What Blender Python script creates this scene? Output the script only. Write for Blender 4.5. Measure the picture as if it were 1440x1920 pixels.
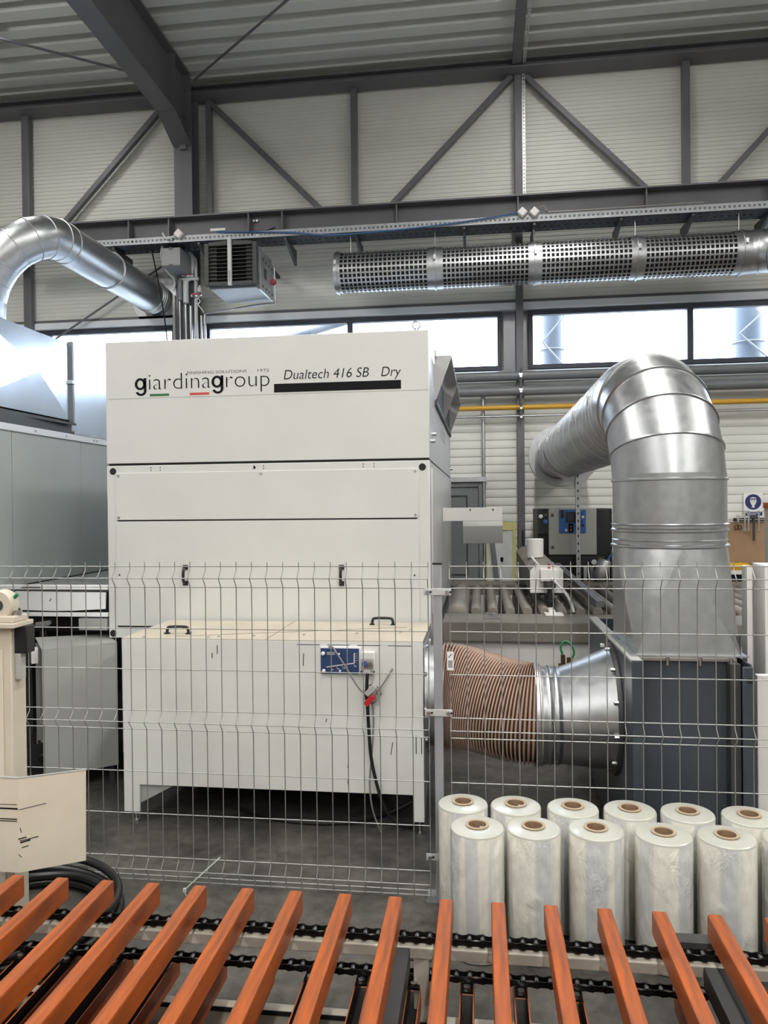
import bpy, bmesh, math, random
from mathutils import Vector, Matrix

# ------------------------------------------------------------------ scene, camera, light
for _o in list(bpy.data.objects):
    bpy.data.objects.remove(_o, do_unlink=True)
S = bpy.context.scene
COL = S.collection
PI = math.pi
random.seed(7)

YAW, PITCH, ROLL, FPX = 0.1284, -0.0093, 0.01074, 1400.0
CAMZ = 1.82
cam_d = bpy.data.cameras.new('camera')
cam = bpy.data.objects.new('camera', cam_d)
COL.objects.link(cam)
Fv = Vector((-math.sin(YAW) * math.cos(PITCH), math.cos(YAW) * math.cos(PITCH), math.sin(PITCH)))
Rv = Vector((math.cos(YAW), math.sin(YAW), 0))
Uv = Rv.cross(Fv)
R2 = Rv * math.cos(ROLL) - Uv * math.sin(ROLL)
U2 = Uv * math.cos(ROLL) + Rv * math.sin(ROLL)
cam.matrix_world = Matrix(((R2.x, U2.x, -Fv.x, 0), (R2.y, U2.y, -Fv.y, 0), (R2.z, U2.z, -Fv.z, CAMZ), (0, 0, 0, 1)))
cam_d.sensor_fit = 'VERTICAL'
cam_d.sensor_height = 36.0
cam_d.lens = FPX / 1920.0 * 36.0
cam_d.clip_start = 0.05
cam_d.clip_end = 200
S.camera = cam

world = bpy.data.worlds.new('overcast_sky')
S.world = world
world.use_nodes = True
_bg = world.node_tree.nodes['Background']
_bg.inputs[0].default_value = (0.80, 0.90, 1.0, 1)
_bg.inputs[1].default_value = 12.0

HIGHBAY_W = 24.0         # round lamps close to the window wall
LAMP_W = 84.0            # each hall lamp
LAMP_COL = (1.0, 0.985, 0.95)
UP_W = 80.0              # added upward light per lamp, brightens roof and upper wall

S.view_settings.view_transform = 'Standard'
S.view_settings.look = 'None'
S.view_settings.gamma = 1
S.view_settings.use_curve_mapping = False
S.view_settings.exposure = 0.42

# ------------------------------------------------------------------ materials
MATS = {}
def mat(name, col, rough=0.5, metal=0.0, var=0.0, scale=6.0, bump=0.0, bscale=60.0, col2=None, stretch=None,
        coat=0.0, rvar=0.0, alpha=None, trans=0.0, detail=4.0, sss=0.0, spec=None, thr=None):
    if name in MATS:
        return MATS[name]
    m = bpy.data.materials.new(name)
    m.use_nodes = True
    nt = m.node_tree
    b = nt.nodes['Principled BSDF']
    b.inputs['Base Color'].default_value = (*col, 1)
    b.inputs['Roughness'].default_value = rough
    b.inputs['Metallic'].default_value = metal
    if coat:
        b.inputs['Coat Weight'].default_value = coat
        b.inputs['Coat Roughness'].default_value = 0.12
    if trans:
        b.inputs['Transmission Weight'].default_value = trans
    if sss:
        b.inputs['Subsurface Weight'].default_value = sss
        b.inputs['Subsurface Radius'].default_value = (0.05, 0.05, 0.045)
    if spec is not None:
        b.inputs['Specular IOR Level'].default_value = spec
    if var or rvar or bump:
        tc = nt.nodes.new('ShaderNodeTexCoord')
        mp = nt.nodes.new('ShaderNodeMapping')
        nt.links.new(tc.outputs['Object'], mp.inputs['Vector'])
        if stretch:
            mp.inputs['Scale'].default_value = stretch
        n = nt.nodes.new('ShaderNodeTexNoise')
        n.inputs['Scale'].default_value = scale
        n.inputs['Detail'].default_value = detail
        nt.links.new(mp.outputs[0], n.inputs['Vector'])
        if var:
            r = nt.nodes.new('ShaderNodeValToRGB')
            c2 = col2 if col2 else tuple(max(0, c * (1 - var)) for c in col)
            lo, hi = thr if thr else (0.3, 0.7)
            r.color_ramp.elements[0].position = lo
            r.color_ramp.elements[1].position = hi
            r.color_ramp.elements[0].color = (*c2, 1)
            r.color_ramp.elements[1].color = (*col, 1)
            nt.links.new(n.outputs['Fac'], r.inputs[0])
            nt.links.new(r.outputs[0], b.inputs['Base Color'])
        if rvar:
            mr = nt.nodes.new('ShaderNodeMapRange')
            mr.inputs[3].default_value = max(0.02, rough - rvar)
            mr.inputs[4].default_value = min(1, rough + rvar)
            nt.links.new(n.outputs['Fac'], mr.inputs[0])
            nt.links.new(mr.outputs[0], b.inputs['Roughness'])
        if bump:
            n2 = nt.nodes.new('ShaderNodeTexNoise')
            n2.inputs['Scale'].default_value = bscale
            n2.inputs['Detail'].default_value = 3
            nt.links.new(mp.outputs[0], n2.inputs['Vector'])
            bp = nt.nodes.new('ShaderNodeBump')
            bp.inputs['Strength'].default_value = bump
            bp.inputs['Distance'].default_value = 0.01
            nt.links.new(n2.outputs['Fac'], bp.inputs['Height'])
            nt.links.new(bp.outputs[0], b.inputs['Normal'])
    MATS[name] = m
    return m

def glass_mat(name, tint=(0.93, 0.96, 1.0), base=0.06):
    m = bpy.data.materials.new(name)
    m.use_nodes = True
    nt = m.node_tree
    nt.nodes.remove(nt.nodes['Principled BSDF'])
    out = nt.nodes['Material Output']
    tr = nt.nodes.new('ShaderNodeBsdfTransparent')
    tr.inputs[0].default_value = (*tint, 1)
    gl = nt.nodes.new('ShaderNodeBsdfGlossy')
    gl.inputs['Roughness'].default_value = 0.05
    mx = nt.nodes.new('ShaderNodeMixShader')
    mx.inputs[0].default_value = base
    nt.links.new(tr.outputs[0], mx.inputs[1])
    nt.links.new(gl.outputs[0], mx.inputs[2])
    nt.links.new(mx.outputs[0], out.inputs[0])
    MATS[name] = m
    return m

def translucent_mat(name, col, fac=0.35, rough=0.3):
    """thin plastic: partly see-through, partly glossy"""
    m = mat(name, col, rough, var=0.18, scale=14)
    nt = m.node_tree
    b = nt.nodes['Principled BSDF']
    tr = nt.nodes.new('ShaderNodeBsdfTranslucent')
    tr.inputs[0].default_value = (*col, 1)
    mx = nt.nodes.new('ShaderNodeMixShader')
    mx.inputs[0].default_value = fac
    nt.links.new(b.outputs[0], mx.inputs[1])
    nt.links.new(tr.outputs[0], mx.inputs[2])
    nt.links.new(mx.outputs[0], nt.nodes['Material Output'].inputs[0])
    return m

M_white = mat('machine_white_paint', (0.625, 0.622, 0.605), 0.42, var=0.05, scale=3, bump=0.03, bscale=220)
M_boxwhite = mat('worn_white_paint', (0.70, 0.70, 0.68), 0.45, var=0.10, scale=2.2, col2=(0.64, 0.635, 0.605), stretch=(0.5, 1, 2.5), bump=0.02, bscale=150)
M_boxtop = mat('dusty_cream_top', (0.50, 0.445, 0.36), 0.6, var=0.15, scale=5)
M_steel = mat('grey_structural_paint', (0.135, 0.132, 0.145), 0.45, var=0.12, scale=3)
M_wall = mat('wall_cladding_paint', (0.66, 0.66, 0.62), 0.45, var=0.04, scale=1.5)
M_deck = mat('roof_deck_paint', (0.66, 0.67, 0.64), 0.5, var=0.08, scale=2, stretch=(0.2, 1, 1))
M_core = mat('wall_core', (0.30, 0.30, 0.29), 0.8, var=0.05, scale=3)
M_plain = mat('hall_wall_plain', (0.55, 0.55, 0.52), 0.7, var=0.05, scale=2)
M_galv = mat('galvanised_sheet', (0.49, 0.50, 0.515), 0.35, 1.0, var=0.12, scale=22, rvar=0.08, detail=2)
M_galv2 = mat('galvanised_sheet_dull', (0.52, 0.53, 0.55), 0.42, 1.0, var=0.2, scale=14, rvar=0.1, detail=2)
M_lip = mat('tray_lip_zinc', (0.36, 0.37, 0.39), 0.5, 0.5, var=0.2, scale=14)
M_wire = mat('fence_wire_zinc', (0.42, 0.42, 0.41), 0.5, 0.8, var=0.1, scale=30)
M_trayd = mat('dark_galvanised_tray', (0.05, 0.056, 0.07), 0.5, 0.4, var=0.3, scale=12)
M_zinc = mat('zinc_wire', (0.55, 0.55, 0.55), 0.42, 1.0, var=0.1, scale=30)
M_mirror = mat('bright_galvanised_sheet', (0.80, 0.86, 0.93), 0.24, 1.0, var=0.06, scale=3, rvar=0.05)
M_black = mat('black_plastic', (0.012, 0.012, 0.013), 0.4, var=0.3, scale=10)
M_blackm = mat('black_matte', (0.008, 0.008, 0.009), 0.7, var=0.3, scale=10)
M_frame = mat('window_frame_dark', (0.035, 0.038, 0.06), 0.5, var=0.2, scale=4)
M_sill = mat('white_sill_sheet', (0.74, 0.76, 0.80), 0.4, var=0.05, scale=3)
def floor_mat():
    m = bpy.data.materials.new('stained_concrete_floor')
    m.use_nodes = True
    nt = m.node_tree
    b = nt.nodes['Principled BSDF']
    tc = nt.nodes.new('ShaderNodeTexCoord')
    def noise(scale, detail, rough=0.6, dist=0.0):
        n = nt.nodes.new('ShaderNodeTexNoise')
        n.inputs['Scale'].default_value = scale
        n.inputs['Detail'].default_value = detail
        n.inputs['Roughness'].default_value = rough
        n.inputs['Distortion'].default_value = dist
        nt.links.new(tc.outputs['Object'], n.inputs['Vector'])
        return n
    def ramp(src, stops):
        r = nt.nodes.new('ShaderNodeValToRGB')
        for i, (p, c) in enumerate(stops):
            e = r.color_ramp.elements[i] if i < 2 else r.color_ramp.elements.new(p)
            e.position = p
            e.color = (*c, 1)
        nt.links.new(src.outputs['Fac'], r.inputs[0])
        return r
    big = ramp(noise(1.7, 6, 0.65, 0.6), [(0.36, (0.034, 0.031, 0.029)), (0.62, (0.098, 0.090, 0.080))])
    fine = ramp(noise(14, 8, 0.7, 0.3), [(0.34, (0.55, 0.54, 0.53)), (0.66, (1.25, 1.25, 1.25))])
    mx = nt.nodes.new('ShaderNodeMix')
    mx.data_type = 'RGBA'
    mx.blend_type = 'MULTIPLY'
    mx.inputs[0].default_value = 1.0
    nt.links.new(big.outputs[0], mx.inputs[6])
    nt.links.new(fine.outputs[0], mx.inputs[7])
    nt.links.new(mx.outputs[2], b.inputs['Base Color'])
    rr = ramp(noise(3.1, 5), [(0.3, (0.38,) * 3), (0.7, (0.68,) * 3)])
    nt.links.new(rr.outputs[0], b.inputs['Roughness'])
    bp = nt.nodes.new('ShaderNodeBump')
    bp.inputs['Strength'].default_value = 0.12
    nt.links.new(noise(60, 4).outputs['Fac'], bp.inputs['Height'])
    nt.links.new(bp.outputs[0], b.inputs['Normal'])
    return m
M_floor = floor_mat()
M_fan = mat('blue_grey_fan_paint', (0.054, 0.065, 0.080), 0.36, var=0.2, scale=2.5)
M_orange = mat('orange_worn_paint', (0.44, 0.093, 0.009), 0.42, var=0.4, scale=7, col2=(0.20, 0.055, 0.020), stretch=(9, 0.7, 3), bump=0.03, bscale=120, rvar=0.12)
M_lining = mat('dark_channel_lining', (0.020, 0.016, 0.014), 0.45, 0.3, var=0.4, scale=8)  # near-black lining for the inside of the return bars
M_chain = mat('oiled_black_chain', (0.012, 0.011, 0.010), 0.30, 0.5, var=0.3, scale=20)
M_roller = mat('chain_roller_steel', (0.25, 0.25, 0.26), 0.3, 0.9, var=0.3, scale=30)
M_rail = mat('dusty_beige_rail', (0.50, 0.46, 0.39), 0.55, var=0.25, scale=9)
M_post = mat('grey_zinc_post', (0.36, 0.36, 0.385), 0.5, 0.3, var=0.15, scale=7)
M_clampz = mat('zinc_clamp', (0.62, 0.62, 0.62), 0.45, 0.4, var=0.1, scale=20)
M_boxgrey = mat('mid_grey_box_paint', (0.20, 0.20, 0.205), 0.45, var=0.06, scale=4)
M_dark = mat('dark_grey_paint', (0.055, 0.055, 0.055), 0.45, var=0.3, scale=6)
M_beige = mat('beige_post_paint', (0.62, 0.55, 0.45), 0.5, var=0.12, scale=4)
M_card = mat('cream_board', (0.68, 0.61, 0.50), 0.6, var=0.08, scale=6)
def film_mat():
    """wound stretch film: cream body, reflections painted as grey bands, with fine wrinkles"""
    m = bpy.data.materials.new('stretch_film_roll')
    m.use_nodes = True
    nt = m.node_tree
    b = nt.nodes['Principled BSDF']
    tc = nt.nodes.new('ShaderNodeTexCoord')
    def mapped(sc):
        mp = nt.nodes.new('ShaderNodeMapping')
        mp.inputs['Scale'].default_value = sc
        nt.links.new(tc.outputs['Object'], mp.inputs['Vector'])
        return mp
    def noise(mp, scale, detail, dist=0.0):
        n = nt.nodes.new('ShaderNodeTexNoise')
        n.inputs['Scale'].default_value = scale
        n.inputs['Detail'].default_value = detail
        n.inputs['Distortion'].default_value = dist
        nt.links.new(mp.outputs[0], n.inputs['Vector'])
        return n
    def ramp(n, p0, c0, p1, c1):
        r = nt.nodes.new('ShaderNodeValToRGB')
        r.color_ramp.elements[0].position = p0
        r.color_ramp.elements[1].position = p1
        r.color_ramp.elements[0].color = (*c0, 1)
        r.color_ramp.elements[1].color = (*c1, 1)
        nt.links.new(n.outputs['Fac'], r.inputs[0])
        return r
    bands = ramp(noise(mapped((1, 1, 0.02)), 9.0, 3), 0.47, (0.57, 0.57, 0.565), 0.52, (0.74, 0.715, 0.635))  # grey bands put the wrap's reflections into the colour
    cloud = ramp(noise(mapped((1, 1, 0.6)), 30.0, 6), 0.3, (0.86, 0.86, 0.86), 0.7, (1.06, 1.06, 1.06))
    mx = nt.nodes.new('ShaderNodeMix')
    mx.data_type = 'RGBA'
    mx.blend_type = 'MULTIPLY'
    mx.inputs[0].default_value = 1.0
    nt.links.new(bands.outputs[0], mx.inputs[6])
    nt.links.new(cloud.outputs[0], mx.inputs[7])
    nt.links.new(mx.outputs[2], b.inputs['Base Color'])
    b.inputs['Roughness'].default_value = 0.2
    b.inputs['Coat Weight'].default_value = 0.6
    b.inputs['Coat Roughness'].default_value = 0.1
    wr = noise(mapped((1, 1, 0.45)), 38.0, 5, 2.2)
    mask = ramp(noise(mapped((1, 1, 0.7)), 7.0, 2), 0.48, (0, 0, 0), 0.60, (1, 1, 1))
    ml = nt.nodes.new('ShaderNodeMath')
    ml.operation = 'MULTIPLY'
    nt.links.new(wr.outputs['Fac'], ml.inputs[0])
    nt.links.new(mask.outputs[0], ml.inputs[1])
    bp = nt.nodes.new('ShaderNodeBump')
    bp.inputs['Strength'].default_value = 0.55
    bp.inputs['Distance'].default_value = 0.012
    nt.links.new(ml.outputs[0], bp.inputs['Height'])
    nt.links.new(bp.outputs[0], b.inputs['Normal'])
    return m
M_film = film_mat()
M_filmtop = mat('stretch_film_roll_end', (0.50, 0.495, 0.44), 0.28, var=0.08, scale=8, coat=0.4)
M_cardb = mat('brown_cardboard', (0.30, 0.185, 0.11), 0.8, var=0.3, scale=30)
M_cardr = mat('pale_cardboard_rim', (0.42, 0.32, 0.22), 0.8, var=0.2, scale=30)
M_paper = mat('white_paper', (0.80, 0.80, 0.80), 0.6, var=0.03, scale=8)
M_booth = mat('grey_green_booth_paint', (0.40, 0.43, 0.415), 0.4, var=0.06, scale=2)
M_ltgrey = mat('light_grey_paint', (0.42, 0.42, 0.40), 0.45, var=0.08, scale=3)
M_cab = mat('grey_cabinet_paint', (0.36, 0.365, 0.35), 0.5, var=0.08, scale=3)
M_pipe = mat('grey_pipe_paint', (0.17, 0.175, 0.19), 0.4, var=0.1, scale=3)
M_yellow = mat('yellow_gas_pipe_paint', (0.62, 0.33, 0.03), 0.4, var=0.08, scale=5)
M_heater = mat('heater_grey_plastic', (0.036, 0.036, 0.037), 0.55, var=0.1, scale=5)
M_blue = mat('blue_panel_print', (0.028, 0.06, 0.16), 0.35, var=0.15, scale=5)
M_blue2 = mat('bright_blue_panel', (0.03, 0.13, 0.42), 0.35, var=0.1, scale=5)
M_print = mat('print_white', (0.70, 0.68, 0.66), 0.5, var=0.02, scale=5)
M_ink = mat('black_ink', (0.006, 0.006, 0.007), 0.6, spec=0.15, var=0.1, scale=5)
M_green = mat('logo_green', (0.02, 0.12, 0.04), 0.5, var=0.05, scale=5)
M_red = mat('logo_red', (0.55, 0.05, 0.045), 0.45, var=0.05, scale=5)
M_redm = mat('red_plastic', (0.50, 0.02, 0.03), 0.35, var=0.1, scale=8)
M_tan = mat('brown_tool_board', (0.34, 0.21, 0.12), 0.7, var=0.15, scale=8)
M_rollc = mat('conveyor_roller_dusty', (0.30, 0.27, 0.24), 0.55, 0.3, var=0.2, scale=4)
M_convb = mat('dusty_conveyor_beam', (0.20, 0.18, 0.155), 0.6, var=0.25, scale=4)
M_hose = translucent_mat('brown_groove_shade', (0.22, 0.125, 0.085), 0.2, 0.25)  # coppery ribs pale, grooves dark: rib shading put into the colours
M_hose2 = mat('coppery_rib_lit', (0.70, 0.53, 0.44), 0.2, var=0.15, scale=9, coat=0.4)
M_rubber = mat('black_rubber_hose', (0.010, 0.010, 0.011), 0.35, var=0.2, scale=12)
M_cablew = mat('white_cable', (0.60, 0.60, 0.60), 0.45, var=0.05, scale=9)
M_cableg = mat('grey_tube', (0.22, 0.21, 0.20), 0.4, var=0.1, scale=9)
M_cableb = mat('blue_cable', (0.03, 0.10, 0.25), 0.45, var=0.1, scale=9)
M_grn = mat('green_tube', (0.02, 0.22, 0.09), 0.35, var=0.1, scale=9)
M_hiviz = mat('yellow_green_plastic', (0.45, 0.55, 0.05), 0.4, var=0.1, scale=9)
M_sheet = mat('white_plastic_sheet', (0.72, 0.74, 0.73), 0.3, var=0.06, scale=9, bump=0.5, bscale=9)
M_tape = mat('yellow_tape', (0.70, 0.66, 0.25), 0.45, var=0.05, scale=9)
M_navy = mat('sign_navy', (0.02, 0.03, 0.14), 0.4, var=0.05, scale=9)
M_screw = mat('bolt_steel', (0.55, 0.55, 0.56), 0.3, 1.0, var=0.1, scale=30)
M_redv = mat('red_valve_paint', (0.32, 0.04, 0.05), 0.45, var=0.1, scale=9)
M_bag = mat('yellow_bag', (0.70, 0.42, 0.02), 0.45, var=0.1, scale=9)
M_doorp = mat('grey_door_paint', (0.20, 0.205, 0.22), 0.45, var=0.05, scale=3)
M_glass = glass_mat('window_glass')
M_clear = glass_mat('clear_plastic', (0.9, 0.9, 0.88), 0.15)
M_outduct = mat('outdoor_duct', (0.085, 0.10, 0.125), 0.5, 0.0, var=0.1, scale=3)

# ------------------------------------------------------------------ geometry helpers
class G:
    def __init__(s):
        s.v = []
        s.f = []
        s.m = []
    def add(s, vs, fs, mi=0):
        o = len(s.v)
        s.v += [tuple(p) for p in vs]
        s.f += [tuple(o + i for i in f) for f in fs]
        s.m += [mi] * len(fs)
        return s
    def box(s, x0, x1, y0, y1, z0, z1, mi=0):
        vs = [(x, y, z) for z in (z0, z1) for y in (y0, y1) for x in (x0, x1)]
        return s.add(vs, [(0, 2, 3, 1), (4, 5, 7, 6), (0, 1, 5, 4), (2, 6, 7, 3), (0, 4, 6, 2), (1, 3, 7, 5)], mi)
    def bar(s, p, q, w, h, up=(0, 0, 1), mi=0):
        p = Vector(p); q = Vector(q)
        d = (q - p).normalized()
        side = d.cross(Vector(up))
        if side.length < 1e-5:
            side = d.cross(Vector((0, 1, 0)))
        side.normalize()
        u = side.cross(d).normalized()
        vs = []
        for c in (p, q):
            for a, b in ((-1, -1), (1, -1), (1, 1), (-1, 1)):
                vs.append(c + side * (a * w / 2) + u * (b * h / 2))
        return s.add(vs, [(0, 1, 2, 3), (7, 6, 5, 4), (0, 4, 5, 1), (1, 5, 6, 2), (2, 6, 7, 3), (3, 7, 4, 0)], mi)
    def cyl(s, p, q, r, n=16, r2=None, caps=True, mi=0):
        p = Vector(p); q = Vector(q)
        d = (q - p).normalized()
        a = d.orthogonal().normalized()
        b = d.cross(a)
        r2 = r if r2 is None else r2
        vs = [p + (a * math.cos(2 * PI * i / n) + b * math.sin(2 * PI * i / n)) * r for i in range(n)]
        vs += [q + (a * math.cos(2 * PI * i / n) + b * math.sin(2 * PI * i / n)) * r2 for i in range(n)]
        fs = [(i, (i + 1) % n, n + (i + 1) % n, n + i) for i in range(n)]
        if caps:
            fs += [tuple(range(n - 1, -1, -1)), tuple(range(n, 2 * n))]
        return s.add(vs, fs, mi)
    def tube(s, path, r, n=8, closed=False, caps=True, mi=0):
        P = [Vector(p) for p in path]
        N = len(P)
        T = []
        for i in range(N):
            if closed:
                t = P[(i + 1) % N] - P[i - 1]
            else:
                t = P[min(i + 1, N - 1)] - P[max(i - 1, 0)]
            T.append(t.normalized())
        a = T[0].orthogonal().normalized()
        vs = []
        for i in range(N):
            a = (a - T[i] * a.dot(T[i])).normalized()
            b = T[i].cross(a)
            rr = r[i] if isinstance(r, (list, tuple)) else r
            for k in range(n):
                t = 2 * PI * k / n
                vs.append(P[i] + (a * math.cos(t) + b * math.sin(t)) * rr)
        fs = []
        for i in range(N if closed else N - 1):
            j = (i + 1) % N
            for k in range(n):
                l = (k + 1) % n
                fs.append((i * n + k, i * n + l, j * n + l, j * n + k))
        if caps and not closed:
            fs += [tuple(range(n - 1, -1, -1)), tuple(range((N - 1) * n, N * n))]
        return s.add(vs, fs, mi)
    def lathe(s, prof, c=(0, 0, 0), axis=(0, 0, 1), n=32, mi=0, closed=False):
        """prof: list of (radius, height) along axis from c"""
        c = Vector(c)
        d = Vector(axis).normalized()
        a = d.orthogonal().normalized()
        b = d.cross(a)
        vs = []
        for r, h in prof:
            for k in range(n):
                t = 2 * PI * k / n
                vs.append(c + d * h + (a * math.cos(t) + b * math.sin(t)) * r)
        fs = []
        L = len(prof)
        for i in range(L if closed else L - 1):
            j = (i + 1) % L
            for k in range(n):
                l = (k + 1) % n
                fs.append((i * n + k, i * n + l, j * n + l, j * n + k))
        return s.add(vs, fs, mi)
    def prism(s, poly, vec, mi=0):
        """poly: list of 3D points, extruded by vec"""
        P = [Vector(p) for p in poly]
        v = Vector(vec)
        n = len(P)
        vs = P + [p + v for p in P]
        fs = [tuple(range(n - 1, -1, -1)), tuple(range(n, 2 * n))]
        fs += [(i, (i + 1) % n, n + (i + 1) % n, n + i) for i in range(n)]
        return s.add(vs, fs, mi)
    def profx(s, prof, x0, x1, mi=0):
        """open profile list of (y,z), extruded along x"""
        n = len(prof)
        vs = [(x0, y, z) for y, z in prof] + [(x1, y, z) for y, z in prof]
        return s.add(vs, [(i, i + 1, n + i + 1, n + i) for i in range(n - 1)], mi)

def smooth_path(pts, sub=6):
    P = [Vector(p) for p in pts]
    out = []
    n = len(P)
    for i in range(n - 1):
        p0, p1, p2, p3 = P[max(i - 1, 0)], P[i], P[i + 1], P[min(i + 2, n - 1)]
        for k in range(sub):
            t = k / sub
            out.append(0.5 * ((2 * p1) + (p2 - p0) * t + (2 * p0 - 5 * p1 + 4 * p2 - p3) * t * t + (3 * p1 - p0 - 3 * p2 + p3) * t ** 3))
    out.append(P[-1])
    return out

ORG = {}
def mesh_from(name, g, mats, org, bevel=0.0, segs=2, ang=46, flip=True):
    me = bpy.data.meshes.new(name)
    ox, oy, oz = org
    me.from_pydata([(x - ox, y - oy, z - oz) for x, y, z in g.v], [], g.f)
    mats = mats if isinstance(mats, (list, tuple)) else [mats]
    for m in mats:
        me.materials.append(m)
    if len(mats) > 1:
        me.polygons.foreach_set('material_index', g.m)
    bm = bmesh.new()
    bm.from_mesh(me)
    if flip:
        bmesh.ops.recalc_face_normals(bm, faces=bm.faces)
    if bevel:
        es = [e for e in bm.edges if len(e.link_faces) == 2 and e.calc_face_angle(0) > 0.6]
        if es:
            bmesh.ops.bevel(bm, geom=es, offset=bevel, segments=segs, profile=0.5, affect='EDGES', clamp_overlap=True)
    bm.to_mesh(me)
    bm.free()
    me.polygons.foreach_set('use_smooth', [True] * len(me.polygons))
    me.set_sharp_from_angle(angle=math.radians(min(ang, 20) if bevel else ang))
    me.update()
    return me

def base_of(g):
    xs = [v[0] for v in g.v]; ys = [v[1] for v in g.v]; zs = [v[2] for v in g.v]
    return ((min(xs) + max(xs)) / 2, (min(ys) + max(ys)) / 2, min(zs))

def obj(name, g, mats, parent=None, bevel=0.0, org=None, label=None, ang=46, flip=True, segs=2):
    if parent is not None:
        o3 = ORG[parent.name]
    else:
        o3 = org or base_of(g)
    me = mesh_from(name, g, mats, o3, bevel, segs, ang, flip)
    o = bpy.data.objects.new(name, me)
    COL.objects.link(o)
    if parent is not None:
        o.parent = parent
    else:
        o.location = o3
    ORG[o.name] = o3
    if label:
        o['label'] = label
    return o

def inst(me, name, loc, parent=None, rot=None):
    """another object on the same mesh data at world location loc"""
    o = bpy.data.objects.new(name, me)
    COL.objects.link(o)
    if parent is not None:
        p = ORG[parent.name]
        o.parent = parent
        o.location = (loc[0] - p[0], loc[1] - p[1], loc[2] - p[2])
    else:
        o.location = loc
    if rot:
        o.rotation_euler = rot
    ORG[o.name] = tuple(loc)
    return o

def thing(name, label, cat, loc=(0, 0, 0), group=None):
    o = bpy.data.objects.new(name, None)
    o.empty_display_size = 0.1
    COL.objects.link(o)
    o.location = loc
    ORG[o.name] = tuple(loc)
    o['label'] = label
    o['category'] = cat
    if group:
        o['group'] = group
    return o

def tag(o, label, cat, group=None):
    o['label'] = label
    o['category'] = cat
    if group:
        o['group'] = group
    return o

def struct(o):
    o['kind'] = 'structure'
    return o

def text_geo(string, x0, x1, zb, cap, y, shear=0.0, offset=0.0, ref='H'):
    """G of flat lettering facing -Y, fitted to x0..x1, baseline zb, cap height cap"""
    cu = bpy.data.curves.new('t', 'FONT')
    cu.body = string
    cu.size = 1.0
    cu.offset = offset
    cu.shear = shear
    cu.resolution_u = 4
    o = bpy.data.objects.new('t', cu)
    COL.objects.link(o)
    dg = bpy.context.evaluated_depsgraph_get()
    me = bpy.data.meshes.new_from_object(o.evaluated_get(dg))
    vs = [v.co.copy() for v in me.vertices]
    fs = [tuple(p.vertices) for p in me.polygons]
    bpy.data.objects.remove(o, do_unlink=True)
    bpy.data.curves.remove(cu)
    bpy.data.meshes.remove(me)
    xa = min(v.x for v in vs); xb = max(v.x for v in vs)
    sx = (x1 - x0) / (xb - xa)
    sz = cap / 0.69
    g = G()
    g.add([(x0 + (v.x - xa) * sx, y, zb + v.y * sz) for v in vs], [f[::-1] for f in fs])
    g2 = G()
    g2.v = g.v; g2.f = [f[::-1] for f in g.f]; g2.m = g.m
    return g2

# ------------------------------------------------------------------ hall shell
YW = 9.25
HX = 11.0
ROOF = 7.20

g = G().box(-HX, HX, -11, YW + 0.25, -0.15, 0.0)
struct(obj('floor', g, M_floor))
struct(obj('outdoor_ground', G().box(-60, 60, YW + 0.3, 90, -0.35, -0.15), mat('outdoor_paving', (0.22, 0.22, 0.21), 0.8, var=0.2, scale=0.5)))

# back wall: core with a window band left open, ribbed cladding sheets as panels
WZ0, WZ1 = 3.454, 4.163
g = G().box(-HX, HX, YW + 0.02, YW + 0.22, 0, WZ0).box(-HX, HX, YW + 0.02, YW + 0.22, WZ1, ROOF + 0.2)
g.box(-3.88, -3.48, YW + 0.02, YW + 0.22, WZ0, WZ1).box(0.28, 0.60, YW + 0.06, YW + 0.22, WZ0, WZ1)
g.box(-HX, -7.6, YW + 0.02, YW + 0.22, WZ0, WZ1).box(4.6, HX, YW + 0.02, YW + 0.22, WZ0, WZ1)
wall_back = struct(obj('wall_back', g, M_core, org=(0, YW, 0)))

def rib_sheet(z0, z1, x0, x1, per, depth):
    pr = []
    z = z0 + 0.004
    while z + per <= z1 + 0.006:
        pr += [(YW - depth, z), (YW - depth, z + per * 0.74), (YW, z + per * 0.82), (YW, z + per * 0.93)]
        z += per
    pr.append((YW - depth, z))
    pr.append((YW + 0.03, z))
    pr.insert(0, (YW + 0.03, z0 + 0.004))
    return G().profx(pr, x0, x1)

rows = [(0.0, 1.1, 0.10, 0.008), (1.1, 2.2, 0.10, 0.008), (2.2, 3.3, 0.10, 0.008), (4.30, 5.30, 0.05, 0.006),
        (5.30, 6.20, 0.05, 0.006), (6.20, 7.15, 0.05, 0.006)]
for z0, z1, per, dep in rows:
    for x0, x1 in ((-11, -7.4), (-7.4, -3.62), (-3.61, 0.49), (0.50, 4.3), (4.31, 11)):
        obj('wall_panel', rib_sheet(z0, z1, x0 + 0.003, x1 - 0.003, per, dep), M_wall, wall_back)
obj('panel', G().box(0.30, 0.58, YW + 0.04, YW + 0.06, WZ0, WZ1), mat('dark_window_infill', (0.10, 0.10, 0.14), 0.2, var=0.2, scale=3), wall_back)

# lintel and sill flashing
struct(obj('trim_1', G().box(-HX, HX, YW - 0.05, YW + 0.02, 4.175, 4.26), M_sill, bevel=0.004))
struct(obj('trim_2', G().box(-HX, HX, YW - 0.02, YW + 0.02, 3.30, 3.44), M_sill, bevel=0.004))
struct(obj('trim_3', G().box(-HX, HX, YW - 0.03, YW + 0.02, 4.262, 4.298), M_steel))

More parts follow.
